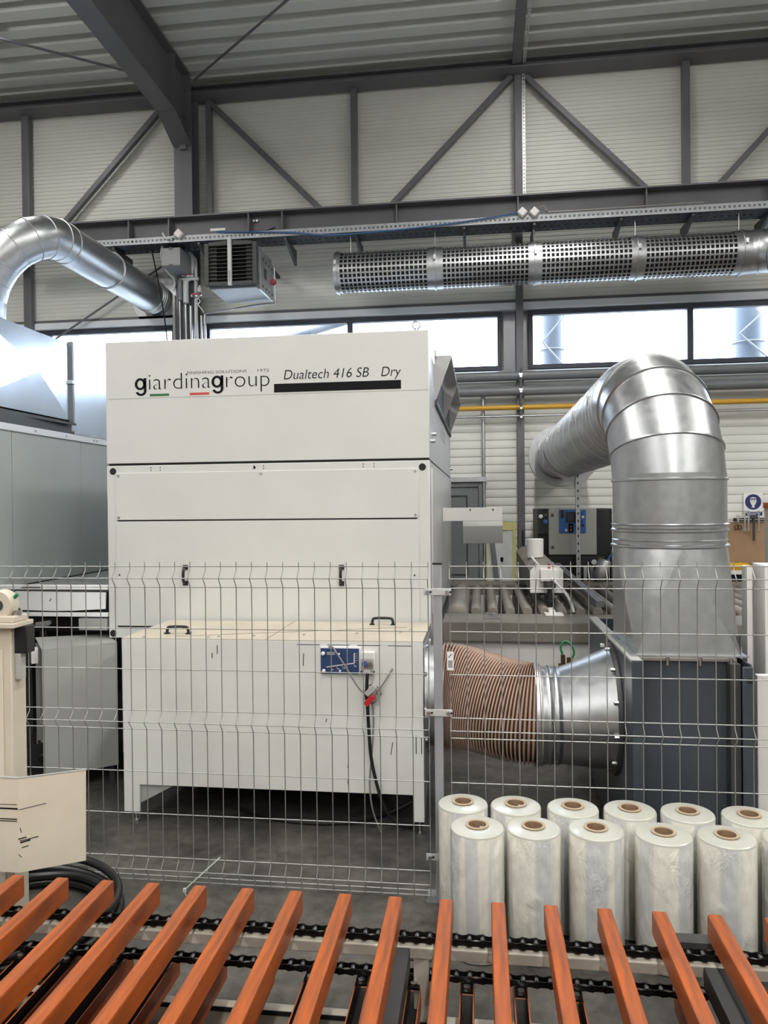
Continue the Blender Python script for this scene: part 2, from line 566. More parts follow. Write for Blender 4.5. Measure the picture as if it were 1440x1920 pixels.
# ribbon windows
def window(name, x0, x1, mull):
    y0, y1 = YW - 0.005, YW + 0.075
    g = G()
    f = 0.055
    g.box(x0, x1, y0, y1, WZ0, WZ0 + f).box(x0, x1, y0, y1, WZ1 - f, WZ1)
    g.box(x0, x0 + f, y0, y1, WZ0 + f, WZ1 - f).box(x1 - f, x1, y0, y1, WZ0 + f, WZ1 - f)
    w = struct(obj(name, g, M_frame, bevel=0.004))
    xs = [x0 + f] + [v for m in mull for v in (m - 0.035, m + 0.035)] + [x1 - f]
    for m in mull:
        obj('mullion', G().box(m - 0.035, m + 0.035, y0, y1, WZ0 + f, WZ1 - f), M_frame, w, bevel=0.003)
    for i in range(0, len(xs), 2):
        obj('pane', G().box(xs[i], xs[i + 1], YW + 0.03, YW + 0.036, WZ0 + f, WZ1 - f), M_glass, w)
    return w
window('window_1', -7.6, -3.88, [-5.66])
window('window_2', -3.48, 0.28, [-1.60])
window('window_3', 0.60, 4.6, [2.485])

# roof deck: trapezoidal sheets, four ribs wide, running across the hall
ceil = struct(obj('ceiling', G().box(-HX, HX, -11, YW + 0.25, ROOF + 0.17, ROOF + 0.30), M_core, org=(0, 0, ROOF)))
pr = []
for k in range(4):
    y = k * 0.30
    pr += [(y, 0.0), (y + 0.155, 0.0), (y + 0.17, 0.15), (y + 0.285, 0.15)]
pr.append((1.2, 0.0))
me = mesh_from('roof_sheet', G().profx(pr, -HX, HX), M_deck, (0, 0, 0), flip=False)
for k in range(17):
    inst(me, 'roof_sheet', (0, YW + 0.1 - 1.2 * (k + 1), ROOF), ceil)

struct(obj('wall_left', G().box(-HX - 0.2, -HX, -11, YW + 0.25, 0, ROOF + 0.2), M_plain))
struct(obj('wall_right', G().box(HX, HX + 0.2, -11, YW + 0.25, 0, ROOF + 0.2), M_plain))
struct(obj('wall_front', G().box(-HX, HX, -11.2, -11, 0, ROOF + 0.2), M_plain))

# door in the back wall, half hidden by the machine
g = G().box(-1.00, -0.955, YW - 0.10, YW, 0, 2.08).box(-0.02, 0.03, YW - 0.10, YW, 0, 2.08).box(-0.955, -0.02, YW - 0.10, YW, 2.03, 2.08)
door = struct(obj('door_1', g, M_doorp, bevel=0.004))
obj('door_leaf', G().box(-0.95, -0.025, YW - 0.075, YW - 0.03, 0.01, 2.025), M_doorp, door, bevel=0.003)
for z0, z1 in ((0.95, 1.93), (0.15, 0.82)):
    g = G()
    x0, x1, yy = -0.82, -0.155, YW - 0.085
    g.box(x0, x1, yy, yy + 0.01, z0, z0 + 0.018).box(x0, x1, yy, yy + 0.01, z1 - 0.018, z1)
    g.box(x0, x0 + 0.018, yy, yy + 0.01, z0 + 0.018, z1 - 0.018).box(x1 - 0.018, x1, yy, yy + 0.01, z0 + 0.018, z1 - 0.018)
    obj('door_moulding', g, M_dark, door)
tag(obj('cable_channel', G().box(-1.0, 0.08, YW - 0.14, YW - 0.02, 2.09, 2.13).box(-1.0, 0.08, YW - 0.14, YW - 0.13, 2.13, 2.15), M_galv2, bevel=0.002),
    'galvanised channel running above the grey door', 'channel')

# hall lamps hung under the roof (all of them above or behind the view)
for lx, lxn in ((-5.2, 'left'), (0.8, 'middle'), (6.6, 'right')):
    for ly, lyn in ((4.3, 'first'), (0.9, 'second'), (-2.5, 'third'), (-5.9, 'fourth'), (-9.3, 'fifth')):
        t = thing('hall_lamp', 'white batten lamp out of view, ' + lxn + ' row, ' + lyn + ' from the window wall', 'lamp', (lx, ly, 6.30), 'hall batten lamps')
        obj('housing', G().box(lx - 0.14, lx + 0.14, ly - 0.8, ly + 0.8, 6.32, 6.40), M_sill, t, bevel=0.01)
        obj('hanger', G().cyl((lx, ly - 0.6, 6.40), (lx, ly - 0.6, ROOF + 0.02), 0.006, 6).cyl((lx, ly + 0.6, 6.40), (lx, ly + 0.6, ROOF + 0.02), 0.006, 6), M_zinc, t)
        ld = bpy.data.lights.new('lamp_light', 'AREA')
        ld.shape = 'RECTANGLE'
        ld.size = 0.26
        ld.size_y = 1.56
        ld.energy = LAMP_W
        ld.color = LAMP_COL
        lo = bpy.data.objects.new('lamp_light', ld)
        COL.objects.link(lo)
        lo.parent = t
        lo.location = (0, 0, 0.012)
        lu = bpy.data.lights.new('added_uplight', 'AREA')
        lu.shape = 'RECTANGLE'
        lu.size = 0.2
        lu.size_y = 1.5
        lu.energy = UP_W
        lu.color = LAMP_COL
        lo = bpy.data.objects.new('added_uplight', lu)
        COL.objects.link(lo)
        lo.parent = t
        lo.location = (0, 0, 0.11)
        lo.rotation_euler = (PI, 0, 0)

for lx, lxn in ((-5.4, 'left'), (1.0, 'middle'), (7.2, 'right')):
    ly, lz = 7.45, 7.05
    t = thing('high_bay_lamp', 'round high bay lamp out of view at the roof near the window wall, ' + lxn + ' one', 'lamp', (lx, ly, lz), 'high bay lamps')
    obj('housing', G().lathe([(0.0, 0.11), (0.12, 0.11), (0.22, 0.05), (0.24, 0.012), (0.235, 0.012), (0.0, 0.04)], (lx, ly, lz), (0, 0, 1), 28), M_sill, t)
    ld = bpy.data.lights.new('high_bay_light', 'AREA')
    ld.shape = 'DISK'
    ld.size = 0.42
    ld.energy = HIGHBAY_W
    ld.color = LAMP_COL
    lo = bpy.data.objects.new('high_bay_light', ld)
    COL.objects.link(lo)
    lo.parent = t

# ------------------------------------------------------------------ steel frame
XC0, XC1 = -3.73, -3.50
t = thing('steel_column', 'tall grey steel H-column standing behind the white machine', 'column', ((XC0 + XC1) / 2, 9.0, 0))
obj('front_flange', G().box(XC0, XC1, 8.90, 8.92, 0, ROOF - 0.15), M_steel, t, bevel=0.003)
obj('rear_flange', G().box(XC0, XC1, 9.13, 9.15, 0, ROOF - 0.15), M_steel, t, bevel=0.003)
obj('web', G().box(-3.625, -3.605, 8.92, 9.13, 0, ROOF - 0.15), M_steel, t)
obj('cap_bracket', G().box(-3.64, -3.56, 8.86, 8.90, 6.24, 6.29), M_steel, t, bevel=0.003)

t = thing('roof_rafter', 'heavy dark grey steel rafter running toward the viewer under the roof', 'rafter', (-3.615, 8.0, 6.48))
RT = ROOF - 0.03
obj('bottom_flange', G().box(XC0, XC1, -10, 8.42, 6.48, 6.50), M_steel, t)
obj('top_flange', G().box(XC0, XC1, -10, 8.88, RT - 0.02, RT), M_steel, t)
obj('web', G().box(-3.625, -3.605, -10, 8.88, 6.50, RT - 0.02), M_steel, t)
g = G().prism([(XC0, 8.42, 6.475), (XC0, 8.89, 6.28), (XC0, 8.89, 6.30), (XC0, 8.42, 6.495)], (XC1 - XC0, 0, 0))
obj('haunch_flange', g, M_steel, t)
obj('haunch_web', G().prism([(-3.62, 8.42, 6.495), (-3.62, 8.88, 6.305), (-3.62, 8.88, 6.5), (-3.62, 8.42, 6.5)], (0.012, 0, 0)), M_steel, t)
obj('stiffener', G().box(-3.605, XC1 - 0.005, 8.42, 8.435, 6.50, RT - 0.02), M_steel, t)
obj('stiffener', G().box(XC0 + 0.005, -3.625, 8.42, 8.435, 6.50, RT - 0.02), M_steel, t)
obj('end_plate', G().box(XC0, XC1, 8.88, 8.898, 6.31, RT), M_steel, t)
for z in (6.42, 6.62, 6.95):
    for x in (-3.56, -3.535):
        obj('bolt', G().cyl((x, 8.86, z), (x, 8.88, z), 0.012, 6), M_screw, t)

# eaves beam along the top of the wall
t = thing('eaves_beam', 'long dark grey eaves beam along the top of the wall', 'beam', (0, 9.05, 6.97))
obj('lower_flange', G().box(-HX, HX, 8.95, 9.20, 6.95, 6.97), M_steel, t)
obj('upper_flange', G().box(-HX, HX, 8.98, 9.20, 7.06, 7.075), M_steel, t)
obj('web', G().box(-HX, HX, 9.06, 9.08, 6.97, 7.06), M_steel, t)

# posts of the wall bracing
def post(x, w, z0, z1, label, d=0.08):
    o = obj('steel_post', G().box(x - w / 2, x + w / 2, 9.15 - d / 2, 9.15 + d / 2, z0, z1), M_steel, bevel=0.006)
    tag(o, label, 'post', 'wall posts')
    return o
post(-5.85, 0.10, 0, 6.95, 'grey steel wall post left of the column, above the silver duct')
post(-3.36, 0.07, 5.31, 6.95, 'slim grey steel post just right of the big column')
post(-1.50, 0.08, 5.31, 6.95, 'grey steel wall post above the gap between heater and perforated duct')
post(0.49, 0.085, 0, 6.95, 'grey steel wall post running from roof to floor between the windows')
post(2.42, 0.085, 5.31, 6.95, 'grey steel wall post at upper right of the wall')
def brace(p, q, label, w=0.065):
    o = obj('diagonal_brace', G().bar(p, q, w, w, (0, 1, 0)), M_steel, bevel=0.005)
    tag(o, label, 'brace', 'wall bracing')
brace((-5.50, 9.15, 5.36), (-3.95, 9.15, 6.95), 'diagonal steel brace left of the column')
brace((-3.34, 9.15, 6.93), (-1.76, 9.15, 5.33), 'diagonal steel brace falling right from the column top')
brace((-1.22, 9.15, 5.33), (0.42, 9.15, 6.95), 'diagonal steel brace rising right to the roof ridge member')
brace((0.58, 9.15, 6.94), (2.14, 9.15, 5.33), 'diagonal steel brace falling right from the middle post')
brace((2.62, 9.15, 5.33), (4.1, 9.15, 6.90), 'diagonal steel brace in the upper right corner')
def rod(p, q, label, r=0.012, m=None):
    o = obj('tie_rod', G().cyl(p, q, r, 8), m or M_steel)
    tag(o, label, 'tie rod')
rod((-6.2, 6.93, 7.0), (-3.74, 8.72, 7.0), 'thin tie rod under the roof left of the rafter', 0.014)
rod((-3.40, 8.75, 7.0), (-1.3, 7.0, 7.0), 'thin tie rod under the roof right of the rafter', 0.014)
rod((-5.75, 9.12, 3.86), (-3.74, 9.12, 5.05), 'thin diagonal tie rod on the wall behind the silver duct', 0.014)

# roof member with perforated strip, above the middle post
t = thing('roof_strut', 'grey roof member with perforated strip meeting the middle post', 'roof strut', (0.47, 8.5, 6.98))
obj('member', G().box(0.42, 0.53, -10, 9.0, 6.99, 7.09), M_steel, t, bevel=0.004)
def perforated_strip(x0, x1, p, q, nh, name, parent, m=M_galv2):
    """flat strip from p to q with a row of square holes; width in x"""
    p = Vector(p); q = Vector(q)
    g = G()
    w = x1 - x0
    xs = [x0, x0 + w * 0.3, x0 + w * 0.7, x1]
    N = nh * 2 + 1
    vs = []
    for i in range(N + 1):
        c = p.lerp(q, i / N)
        for x in xs:
            vs.append((x, c.y, c.z))
    fs = []
    for i in range(N):
        for k in range(3):
            if k == 1 and i % 2 == 1:
                continue
            fs.append((i * 4 + k, i * 4 + k + 1, i * 4 + k + 5, i * 4 + k + 4))
    g.add(vs, fs)
    return obj(name, g, m, parent, flip=False)
perforated_strip(0.54, 0.575, (0, 6.5, 6.975), (0, 8.98, 6.975), 50, 'perforated_strip', t)
tb = thing('wall_strip', 'thin perforated strip running down beside the middle wall post', 'strip', (0.56, 9.1, 5.35))
perforated_strip(0.54, 0.575, (0, 9.10, 5.33), (0, 9.10, 6.95), 36, 'perforated_strip', tb)

# long horizontal I-beam in front of the column, with stiffeners
t = thing('crane_beam', 'long horizontal grey I-beam crossing the wall above the cable tray', 'beam', (0, 8.75, 5.0))
obj('top_flange', G().box(-9, 9, 8.60, 8.87, 5.30, 5.318), M_steel, t)
obj('bottom_flange', G().box(-9, 9, 8.60, 8.87, 4.99, 5.008), M_steel, t)
obj('web', G().box(-9, 9, 8.73, 8.745, 5.008, 5.30), M_steel, t)
for x in (-5.6, -4.20, -3.69, -2.70, -2.29, -0.93, 0.455, 1.86, 3.2):
    obj('stiffener', G().box(x - 0.007, x + 0.007, 8.615, 8.73, 5.008, 5.30), M_steel, t)
for z in (5.06, 5.24):
    for x in (-2.66, -2.62):
        obj('bolt', G().cyl((x, 8.70, z), (x, 8.73, z), 0.016, 6), M_screw, t)
obj('splice_plate', G().prism([(-2.95, 8.70, 5.12), (-2.75, 8.70, 5.17), (-2.45, 8.70, 5.17), (-2.40, 8.70, 5.15), (-2.5, 8.70, 5.12)], (0, 0.03, 0)), M_steel, t)

# cable tray
t = thing('cable_tray', 'long galvanised perforated cable tray under the I-beam', 'cable tray', (0, 8.55, 4.93))
def perf_grid(p0, du, dv, nu, nv, hole):
    """grid of quads with holes: p0 corner, du/dv cell vectors; hole(i,j) -> True to leave open"""
    p0 = Vector(p0); du = Vector(du); dv = Vector(dv)
    g = G()
    vs = [p0 + du * i + dv * j for j in range(nv + 1) for i in range(nu + 1)]
    fs = [(j * (nu + 1) + i, j * (nu + 1) + i + 1, (j + 1) * (nu + 1) + i + 1, (j + 1) * (nu + 1) + i)
          for j in range(nv) for i in range(nu) if not hole(i, j)]
    g.add(vs, fs)
    return g
nu = 420
LX = 10.6
gg = perf_grid((-5.6, 8.40, 4.925), (LX / nu, 0, 0), (0, 0, 0.075 / 3), nu, 3, lambda i, j: j == 1 and i % 2 == 1)
obj('front_lip', gg, M_lip, t, flip=False)
gg = perf_grid((-5.6, 8.40, 4.925), (LX / nu, 0, 0), (0, 0.035, 0), nu, 9, lambda i, j: j in (1, 4, 7) and (i + j) % 3 == 0)
obj('tray_floor', gg, M_trayd, t, flip=False)
obj('rear_lip', G().box(-5.6, 5.0, 8.714, 8.716, 4.925, 4.985), M_trayd, t)
for x in (-4.3, -3.24, -2.20, -1.38, -0.15, 0.62, 1.55, 2.30, 3.1):
    g = G().prism([(x - 0.015, 8.90, 4.92), (x - 0.015, 8.42, 4.92), (x - 0.015, 8.42, 4.895), (x - 0.015, 8.90, 4.74)], (0.03, 0, 0))
    obj('bracket', g, M_dark, t)
def jbox(x, z, label, w=0.095):
    c = Vector((x, 8.37, z))
    tt = thing('junction_box', label, 'junction box', (x, 8.37, z - 0.07), 'junction boxes on the cable tray')
    g = G()
    h = w / 2 * 1.25
    g.prism([(x - h, 8.345, z), (x, 8.345, z - h), (x + h, 8.345, z), (x, 8.345, z + h)], (0, 0.05, 0))
    obj('body', g, M_print, tt, bevel=0.008)
    g = G()
    h *= 0.82
    g.prism([(x - h, 8.338, z), (x, 8.338, z - h), (x + h, 8.338, z), (x, 8.338, z + h)], (0, 0.008, 0))
    obj('lid', g, M_print, tt, bevel=0.003)
jbox(-3.46, 5.01, 'white diamond-turned junction box on the tray left of the heater')
jbox(0.488, 5.02, 'left one of two white junction boxes side by side on the tray')
jbox(0.618, 5.015, 'right one of two white junction boxes side by side on the tray')
tag(obj('cable', G().tube(smooth_path([(-3.0, 8.385, 5.01), (-2.2, 8.38, 4.96), (-1.7, 8.375, 4.90), (-1.2, 8.375, 4.90), (-0.5, 8.375, 4.93), (0.1, 8.375, 4.98), (0.45, 8.36, 5.02)]), 0.009, 6), M_cableb),
    'thin blue cable drooping along the cable tray', 'cable')
tag(obj('cable', G().tube(smooth_path([(-3.5, 8.37, 5.0), (-3.58, 8.36, 4.96), (-3.62, 8.36, 4.97), (-3.66, 8.37, 5.03)]), 0.010, 6), M_cablew),
    'short white cable loop at the left junction box', 'cable')
tag(obj('cable', G().tube(smooth_path([(0.65, 8.37, 5.04), (0.72, 8.36, 5.07), (0.76, 8.36, 5.02), (0.9, 8.38, 5.01), (2.4, 8.39, 5.02)]), 0.008, 6), M_cableg),
    'thin grey cable leaving the right junction box', 'cable')
tag(obj('name_plate', G().box(-3.08, -2.90, 8.37, 8.39, 5.02, 5.05), M_print, bevel=0.003), 'small white plate on the lip of the cable tray', 'plate')

# ------------------------------------------------------------------ perforated supply duct
t = thing('perforated_duct', 'long silver perforated air duct hung under the cable tray', 'air duct', (0.6, 8.5, 4.26))
AX, AZ, AR = 8.5, 4.494, 0.226
def perf_cyl(x0, x1, nh, rows):
    nu = 2 * nh + 1
    us = [0.0]
    for q in range(nu):
        us.append(us[-1] + (1.32 if q % 2 else 0.68))
    us = [q / us[-1] for q in us]
    nv = 2 * rows
    vs = []
    for j in range(nv):
        a = 2 * PI * (j + (0.16 if j % 2 == 0 else -0.16)) / nv
        for i in range(nu + 1):
            vs.append((x0 + (x1 - x0) * us[i], AX + AR * math.cos(a), AZ + AR * math.sin(a)))
    fs = []
    for j in range(nv):
        k = (j + 1) % nv
        for i in range(nu):
            if i % 2 == 1 and j % 2 == 1:
                continue
            fs.append((j * (nu + 1) + i, j * (nu + 1) + i + 1, k * (nu + 1) + i + 1, k * (nu + 1) + i))
    return G().add(vs, fs)
SEG = [(-1.56, -0.55), (-0.40, 0.56), (0.68, 1.65), (1.77, 2.72)]
for x0, x1 in SEG:
    o = obj('perforated_section', perf_cyl(x0, x1, 20, 26), M_galv, t, flip=False)
    obj('dark_duct_inside', G().cyl((x0, AX, AZ), (x1, AX, AZ), AR * 0.90, 32), M_blackm, o)  # black cylinder stands in for the shade inside, behind the holes
for x0, x1 in ((-1.62, -1.56), (-0.55, -0.40), (0.56, 0.68), (1.65, 1.77), (2.72, 2.86)):
    xm = (x0 + x1) / 2
    pr_ = [(AR, x0), (AR + 0.004, x0), (AR + 0.004, xm - 0.012), (AR + 0.016, xm - 0.010), (AR + 0.016, xm + 0.010), (AR + 0.004, xm + 0.012), (AR + 0.004, x1), (AR, x1)]
    o = obj('joint_collar', G().lathe(pr_, (0, AX, AZ), (1, 0, 0), 40), M_galv, t)
    obj('clamp', G().box(xm - 0.014, xm + 0.014, AX - AR - 0.05, AX - AR - 0.012, AZ + 0.02, AZ + 0.075), M_screw, o, bevel=0.004)
obj('end_cap', G().cyl((-1.615, AX, AZ), (-1.60, AX, AZ), AR - 0.004, 40), M_galv2, t)
path = [(2.86, 8.5, 4.494), (3.00, 8.47, 4.49), (3.13, 8.38, 4.46), (3.24, 8.25, 4.40), (3.33, 8.10, 4.31), (3.45, 7.85, 4.18), (3.75, 7.15, 3.82), (4.6, 5.2, 2.8)]
o = obj('elbow', G().tube(path, AR, 32), M_galv, t, ang=60)
for i in range(1, 5):
    p = Vector(path[i]); d = (Vector(path[i + 1]) - Vector(path[i - 1])).normalized()
    obj('elbow_seam', G().lathe([(AR - 0.002, -0.012), (AR + 0.010, -0.006), (AR + 0.010, 0.006), (AR - 0.002, 0.012)], p, d, 40), M_galv, o)
for x in (-1.45, -0.48, 0.62, 1.71, 2.79):
    obj('hanger_wire', G().cyl((x, AX, AZ + AR), (x, AX, 4.925), 0.005, 6), M_zinc, t)

# ------------------------------------------------------------------ unit heater
t = thing('unit_heater', 'dark grey louvred unit heater hung on the wall beside the column', 'heater', (-2.71, 8.3, 4.28))
obj('casing', G().box(-2.98, -2.43, 8.05, 8.65, 4.25, 4.74), M_pipe, t, bevel=0.008)
fx0, fx1, fz0, fz1 = -3.01, -2.41, 4.27, 4.765
g = G()
g.prism([(fx0, 7.98, fz0), (fx0 + 0.05, 7.98, fz0), (fx0 + 0.05, 7.98, fz1 - 0.03), (fx0, 7.98, fz1 - 0.03)], (0, 0.07, 0))
g.prism([(fx1 - 0.05, 7.98, fz0), (fx1, 7.98, fz0), (fx1, 7.98, fz1 - 0.03), (fx1 - 0.05, 7.98, fz1 - 0.03)], (0, 0.07, 0))
g.box(fx0 + 0.05, fx1 - 0.05, 7.98, 8.05, fz0, fz0 + 0.04)
g.prism([(fx0 + 0.05, 7.98, fz1 - 0.06), (fx1 - 0.05, 7.98, fz1 - 0.06), (fx1 - 0.05, 7.98, fz1 - 0.02), (-2.71, 7.98, fz1), (fx0 + 0.05, 7.98, fz1 - 0.02)], (0, 0.07, 0))
obj('front_frame', g, M_heater, t, bevel=0.006)
obj('back_plate', G().box(fx0 + 0.05, fx1 - 0.05, 8.043, 8.05, fz0 + 0.04, fz1 - 0.06), M_blackm, t)
obj('side_strip', G().box(fx0 + 0.05, fx0 + 0.13, 8.02, 8.043, fz0 + 0.04, fz1 - 0.06), M_heater, t)
obj('side_strip', G().box(fx1 - 0.13, fx1 - 0.05, 8.02, 8.043, fz0 + 0.04, fz1 - 0.06), M_heater, t)
for k in range(9):
    z = fz0 + 0.065 + k * 0.042
    g = G().prism([(fx0 + 0.05, 7.985, z), (fx0 + 0.05, 8.03, z + 0.016), (fx0 + 0.05, 8.03, z + 0.022), (fx0 + 0.05, 7.985, z + 0.006)], (fx1 - fx0 - 0.10, 0, 0))
    obj('louvre_blade', g, M_heater, t)
obj('centre_bar', G().box(-2.735, -2.692, 7.955, 7.99, fz0 - 0.01, fz1 + 0.025), mat('pale_grey_plastic', (0.45, 0.45, 0.44), 0.4, var=0.04, scale=5), t, bevel=0.005)
gt = text_geo('SONNIGER', 0.0, 0.12, 0, 0.016, 0)
o3 = G().add([(-2.706 - z, 7.953, 4.30 + x) for x, y, z in gt.v], gt.f)
obj('lettering', o3, M_ink, t, flip=False)
g = G().box(-2.428, -2.405, 8.10, 8.62, 4.24, 4.66)
o = obj('side_plate', g, M_galv2, t, bevel=0.003)
for y in (8.2, 8.32, 8.44, 8.56):
    for z in (4.30, 4.60):
        obj('plate_hole', G().cyl((-2.406, y, z), (-2.402, y, z), 0.016, 10), M_black, o)
obj('side_opening', G().box(-2.406, -2.402, 8.24, 8.34, 4.40, 4.52), M_black, o)
obj('control_knob', G().lathe([(0.0, 0), (0.035, 0), (0.035, 0.03), (0.02, 0.05), (0.0, 0.05)], (-2.405, 8.56, 4.45), (1, 0, 0), 14), M_redv, t)
obj('pipe_loop', G().tube(smooth_path([(-2.375, 8.56, 4.62), (-2.375, 8.58, 4.4), (-2.375, 8.58, 4.24), (-2.40, 8.60, 4.215), (-2.6, 8.62, 4.21), (-3.34, 8.85, 4.20)], 5), 0.012, 8), M_galv2, t)
obj('wall_bracket', G().box(-2.9, -2.86, 8.6, 9.24, 4.70, 4.735).box(-2.53, -2.49, 8.6, 9.24, 4.70, 4.735), M_dark, t)

# ------------------------------------------------------------------ control box and pipework on the column
t = thing('control_box', 'grey steel control box fixed to the column front', 'control box', (-3.6, 8.65, 4.66))
obj('body', G().box(-3.71, -3.48, 8.45, 8.895, 4.665, 4.885), M_boxgrey, t, bevel=0.006)
obj('lid_seam', G().box(-3.713, -3.477, 8.446, 8.45, 4.665, 4.678), M_dark, t)
obj('latch', G().box(-3.62, -3.57, 8.442, 8.45, 4.668, 4.690).box(-3.62, -3.57, 8.442, 8.45, 4.862, 4.884), M_black, t)
tag(obj('conduit', G().box(-3.765, -3.733, 8.88, 8.95, 0.0, 4.45), M_ltgrey, bevel=0.004), 'flat grey trunking running down the left edge of the column', 'conduit')
tag(obj('cable', G().tube(smooth_path([(-3.72, 8.5, 4.92), (-3.78, 8.6, 4.85), (-3.77, 8.7, 4.72), (-3.72, 8.85, 4.62), (-3.75, 8.87, 4.5)]), 0.014, 8), M_cablew), 'white cables bending around the grey control box', 'cable')
for i, (x, r, zt, m, lab) in enumerate([(-3.66, 0.014, 4.55, M_galv2, 'thin steel pipe, leftmost of the riser bundle on the column'),
                                 (-3.585, 0.018, 4.36, M_galv, 'second steel riser pipe from the left on the column'),
                                 (-3.52, 0.020, 4.30, M_galv, 'third steel riser pipe from the left on the column'),
                                 (-3.452, 0.022, 4.80, M_cablew, 'long pale riser pipe bending up beside the control box'),
                                 (-3.385, 0.016, 4.18, M_galv, 'short steel riser pipe second from the right by the column'),
                                 (-3.34, 0.016, 4.20, M_galv, 'short steel riser pipe rightmost by the column')]):
    top = [(x, 8.86, 2.4), (x, 8.86, zt)]
    if i == 3:
        top += [(x, 8.85, 4.86), (x - 0.10, 8.83, 5.0)]
    tag(obj('riser_pipe', G().tube(top, r, 10), m), lab, 'pipe', 'riser pipes beside the column')
tag(obj('riser_pipe', G().tube(smooth_path([(-3.55, 8.82, 4.60), (-3.50, 8.82, 4.66), (-3.47, 8.80, 4.85), (-3.52, 8.78, 4.95), (-3.60, 8.74, 5.0)], 4), 0.024, 10), M_cablew), 'pale insulated pipe elbowing up behind the control box', 'pipe')
tag(obj('filter_bottle', G().lathe([(0, 0), (0.03, 0.0), (0.03, 0.05), (0.026, 0.06), (0.03, 0.07), (0.03, 0.25), (0.0, 0.26)], (-3.63, 8.80, 4.36), (0, 0, 1), 14), M_pipe), 'grey filter cylinder on the riser pipes', 'filter')
tag(obj('pipe_tee', G().cyl((-3.56, 8.81, 4.33), (-3.56, 8.81, 4.60), 0.034, 14).cyl((-3.64, 8.81, 4.62), (-3.40, 8.81, 4.62), 0.02, 10), M_cablew), 'white pipe tee fitting on the riser pipes', 'pipe fitting')
def valve(x, z, label):
    t = thing('red_valve', label, 'valve', (x, 8.82, z - 0.03), 'red valves on the riser pipes')
    obj('body', G().lathe([(0, -0.07), (0.022, -0.07), (0.022, -0.03), (0.03, -0.02), (0.03, 0.02), (0.022, 0.03), (0.022, 0.07), (0, 0.07)], (x, 8.81, z), (1, 0, 0), 12), M_screw, t)
    obj('lever', G().box(x - 0.06, x + 0.05, 8.765, 8.785, z + 0.0, z + 0.022), M_redv, t, bevel=0.003)
    obj('stem', G().cyl((x, 8.81, z), (x, 8.775, z), 0.009, 8), M_screw, t)
valve(-3.53, 4.66, 'upper red-handled valve on the riser pipes')
valve(-3.42, 4.41, 'lower red-handled valve on the riser pipes')
t = thing('air_vent', 'small white bottle-shaped air vent above the lower red valve', 'air vent', (-3.38, 8.80, 4.44))
obj('body', G().lathe([(0, 0), (0.026, 0.0), (0.026, 0.05), (0.012, 0.065), (0.012, 0.08), (0, 0.08)], (-3.38, 8.80, 4.45), (0, 0, 1), 12), M_print, t)
obj('stem', G().cyl((-3.38, 8.80, 4.42), (-3.38, 8.80, 4.45), 0.01, 8), M_screw, t)
tag(obj('pressure_gauge', G().lathe([(0.026, 0.0), (0.034, 0.0), (0.034, 0.02), (0.026, 0.02)], (-3.40, 8.77, 4.335), (0, 1, 0), 18, closed=True).bar((-3.40, 8.78, 4.30), (-3.33, 8.80, 4.20), 0.012, 0.012), M_print), 'white ring gauge with stem below the lower red valve', 'gauge')
tag(obj('hanging_cable', G().tube(smooth_path([(-3.90, 8.6, 4.93), (-3.91, 8.8, 4.6), (-3.87, 8.9, 4.1), (-3.85, 9.0, 3.46)]), 0.009, 6), M_black), 'thin black cable hanging beside the silver duct flange', 'cable')

# ------------------------------------------------------------------ silver duct at left, plenum and booth
t = thing('exhaust_duct', 'round silver exhaust duct with elbow entering the wall at upper left', 'duct', (-4.2, 7.8, 4.2))
LR = 0.20
lp = [(-4.12, 9.20, 4.50), (-4.12, 8.0, 4.49), (-4.12, 7.05, 4.48)]
ex = [(-4.125, 6.92, 4.475), (-4.16, 6.78, 4.45), (-4.23, 6.66, 4.39), (-4.34, 6.57, 4.29), (-4.46, 6.52, 4.15), (-4.56, 6.50, 3.98), (-4.62, 6.50, 3.80)]
obj('straight_run', G().tube(lp, LR, 36), M_galv, t, ang=60)
el = obj('elbow', G().tube([lp[-1]] + ex, LR, 36), M_galv, t, ang=60)
allp = [lp[-1]] + ex
for i in range(0, len(allp) - 1):
    p = Vector(allp[i]); d = (Vector(allp[i + 1]) - Vector(allp[max(i - 1, 0)])).normalized()
    obj('elbow_seam', G().lathe([(LR - 0.002, -0.007), (LR + 0.006, -0.003), (LR + 0.006, 0.003), (LR - 0.002, 0.007)], p, d, 40), M_galv2, el)
obj('joint_ring', G().lathe([(LR - 0.002, -0.014), (LR + 0.012, -0.007), (LR + 0.012, 0.007), (LR - 0.002, 0.014)], (-4.12, 7.95, 4.49), (0, 1, 0), 40), M_galv2, t)
for yy in (8.98, 9.03, 9.08):
    obj('wall_ring', G().lathe([(LR - 0.002, -0.018), (LR + 0.014, -0.010), (LR + 0.014, 0.010), (LR - 0.002, 0.018)], (-4.12, yy, 4.50), (0, 1, 0), 40), M_galv2, t)
obj('wall_flange', G().lathe([(LR, 0), (LR + 0.13, 0), (LR + 0.13, 0.012), (LR, 0.012)], (-4.12, 9.22, 4.50), (0, 1, 0), 40, closed=True), M_galv2, t)
obj('down_pipe', G().tube([(-4.62, 6.50, 3.80), (-4.64, 6.50, 3.4), (-4.64, 6.50, 3.102)], LR, 36), M_galv, t, ang=60)
obj('joint_ring', G().lathe([(LR - 0.002, -0.014), (LR + 0.012, -0.007), (LR + 0.012, 0.007), (LR - 0.002, 0.014)], (-4.64, 6.50, 3.62), (0, 0, 1), 40), M_galv2, t)

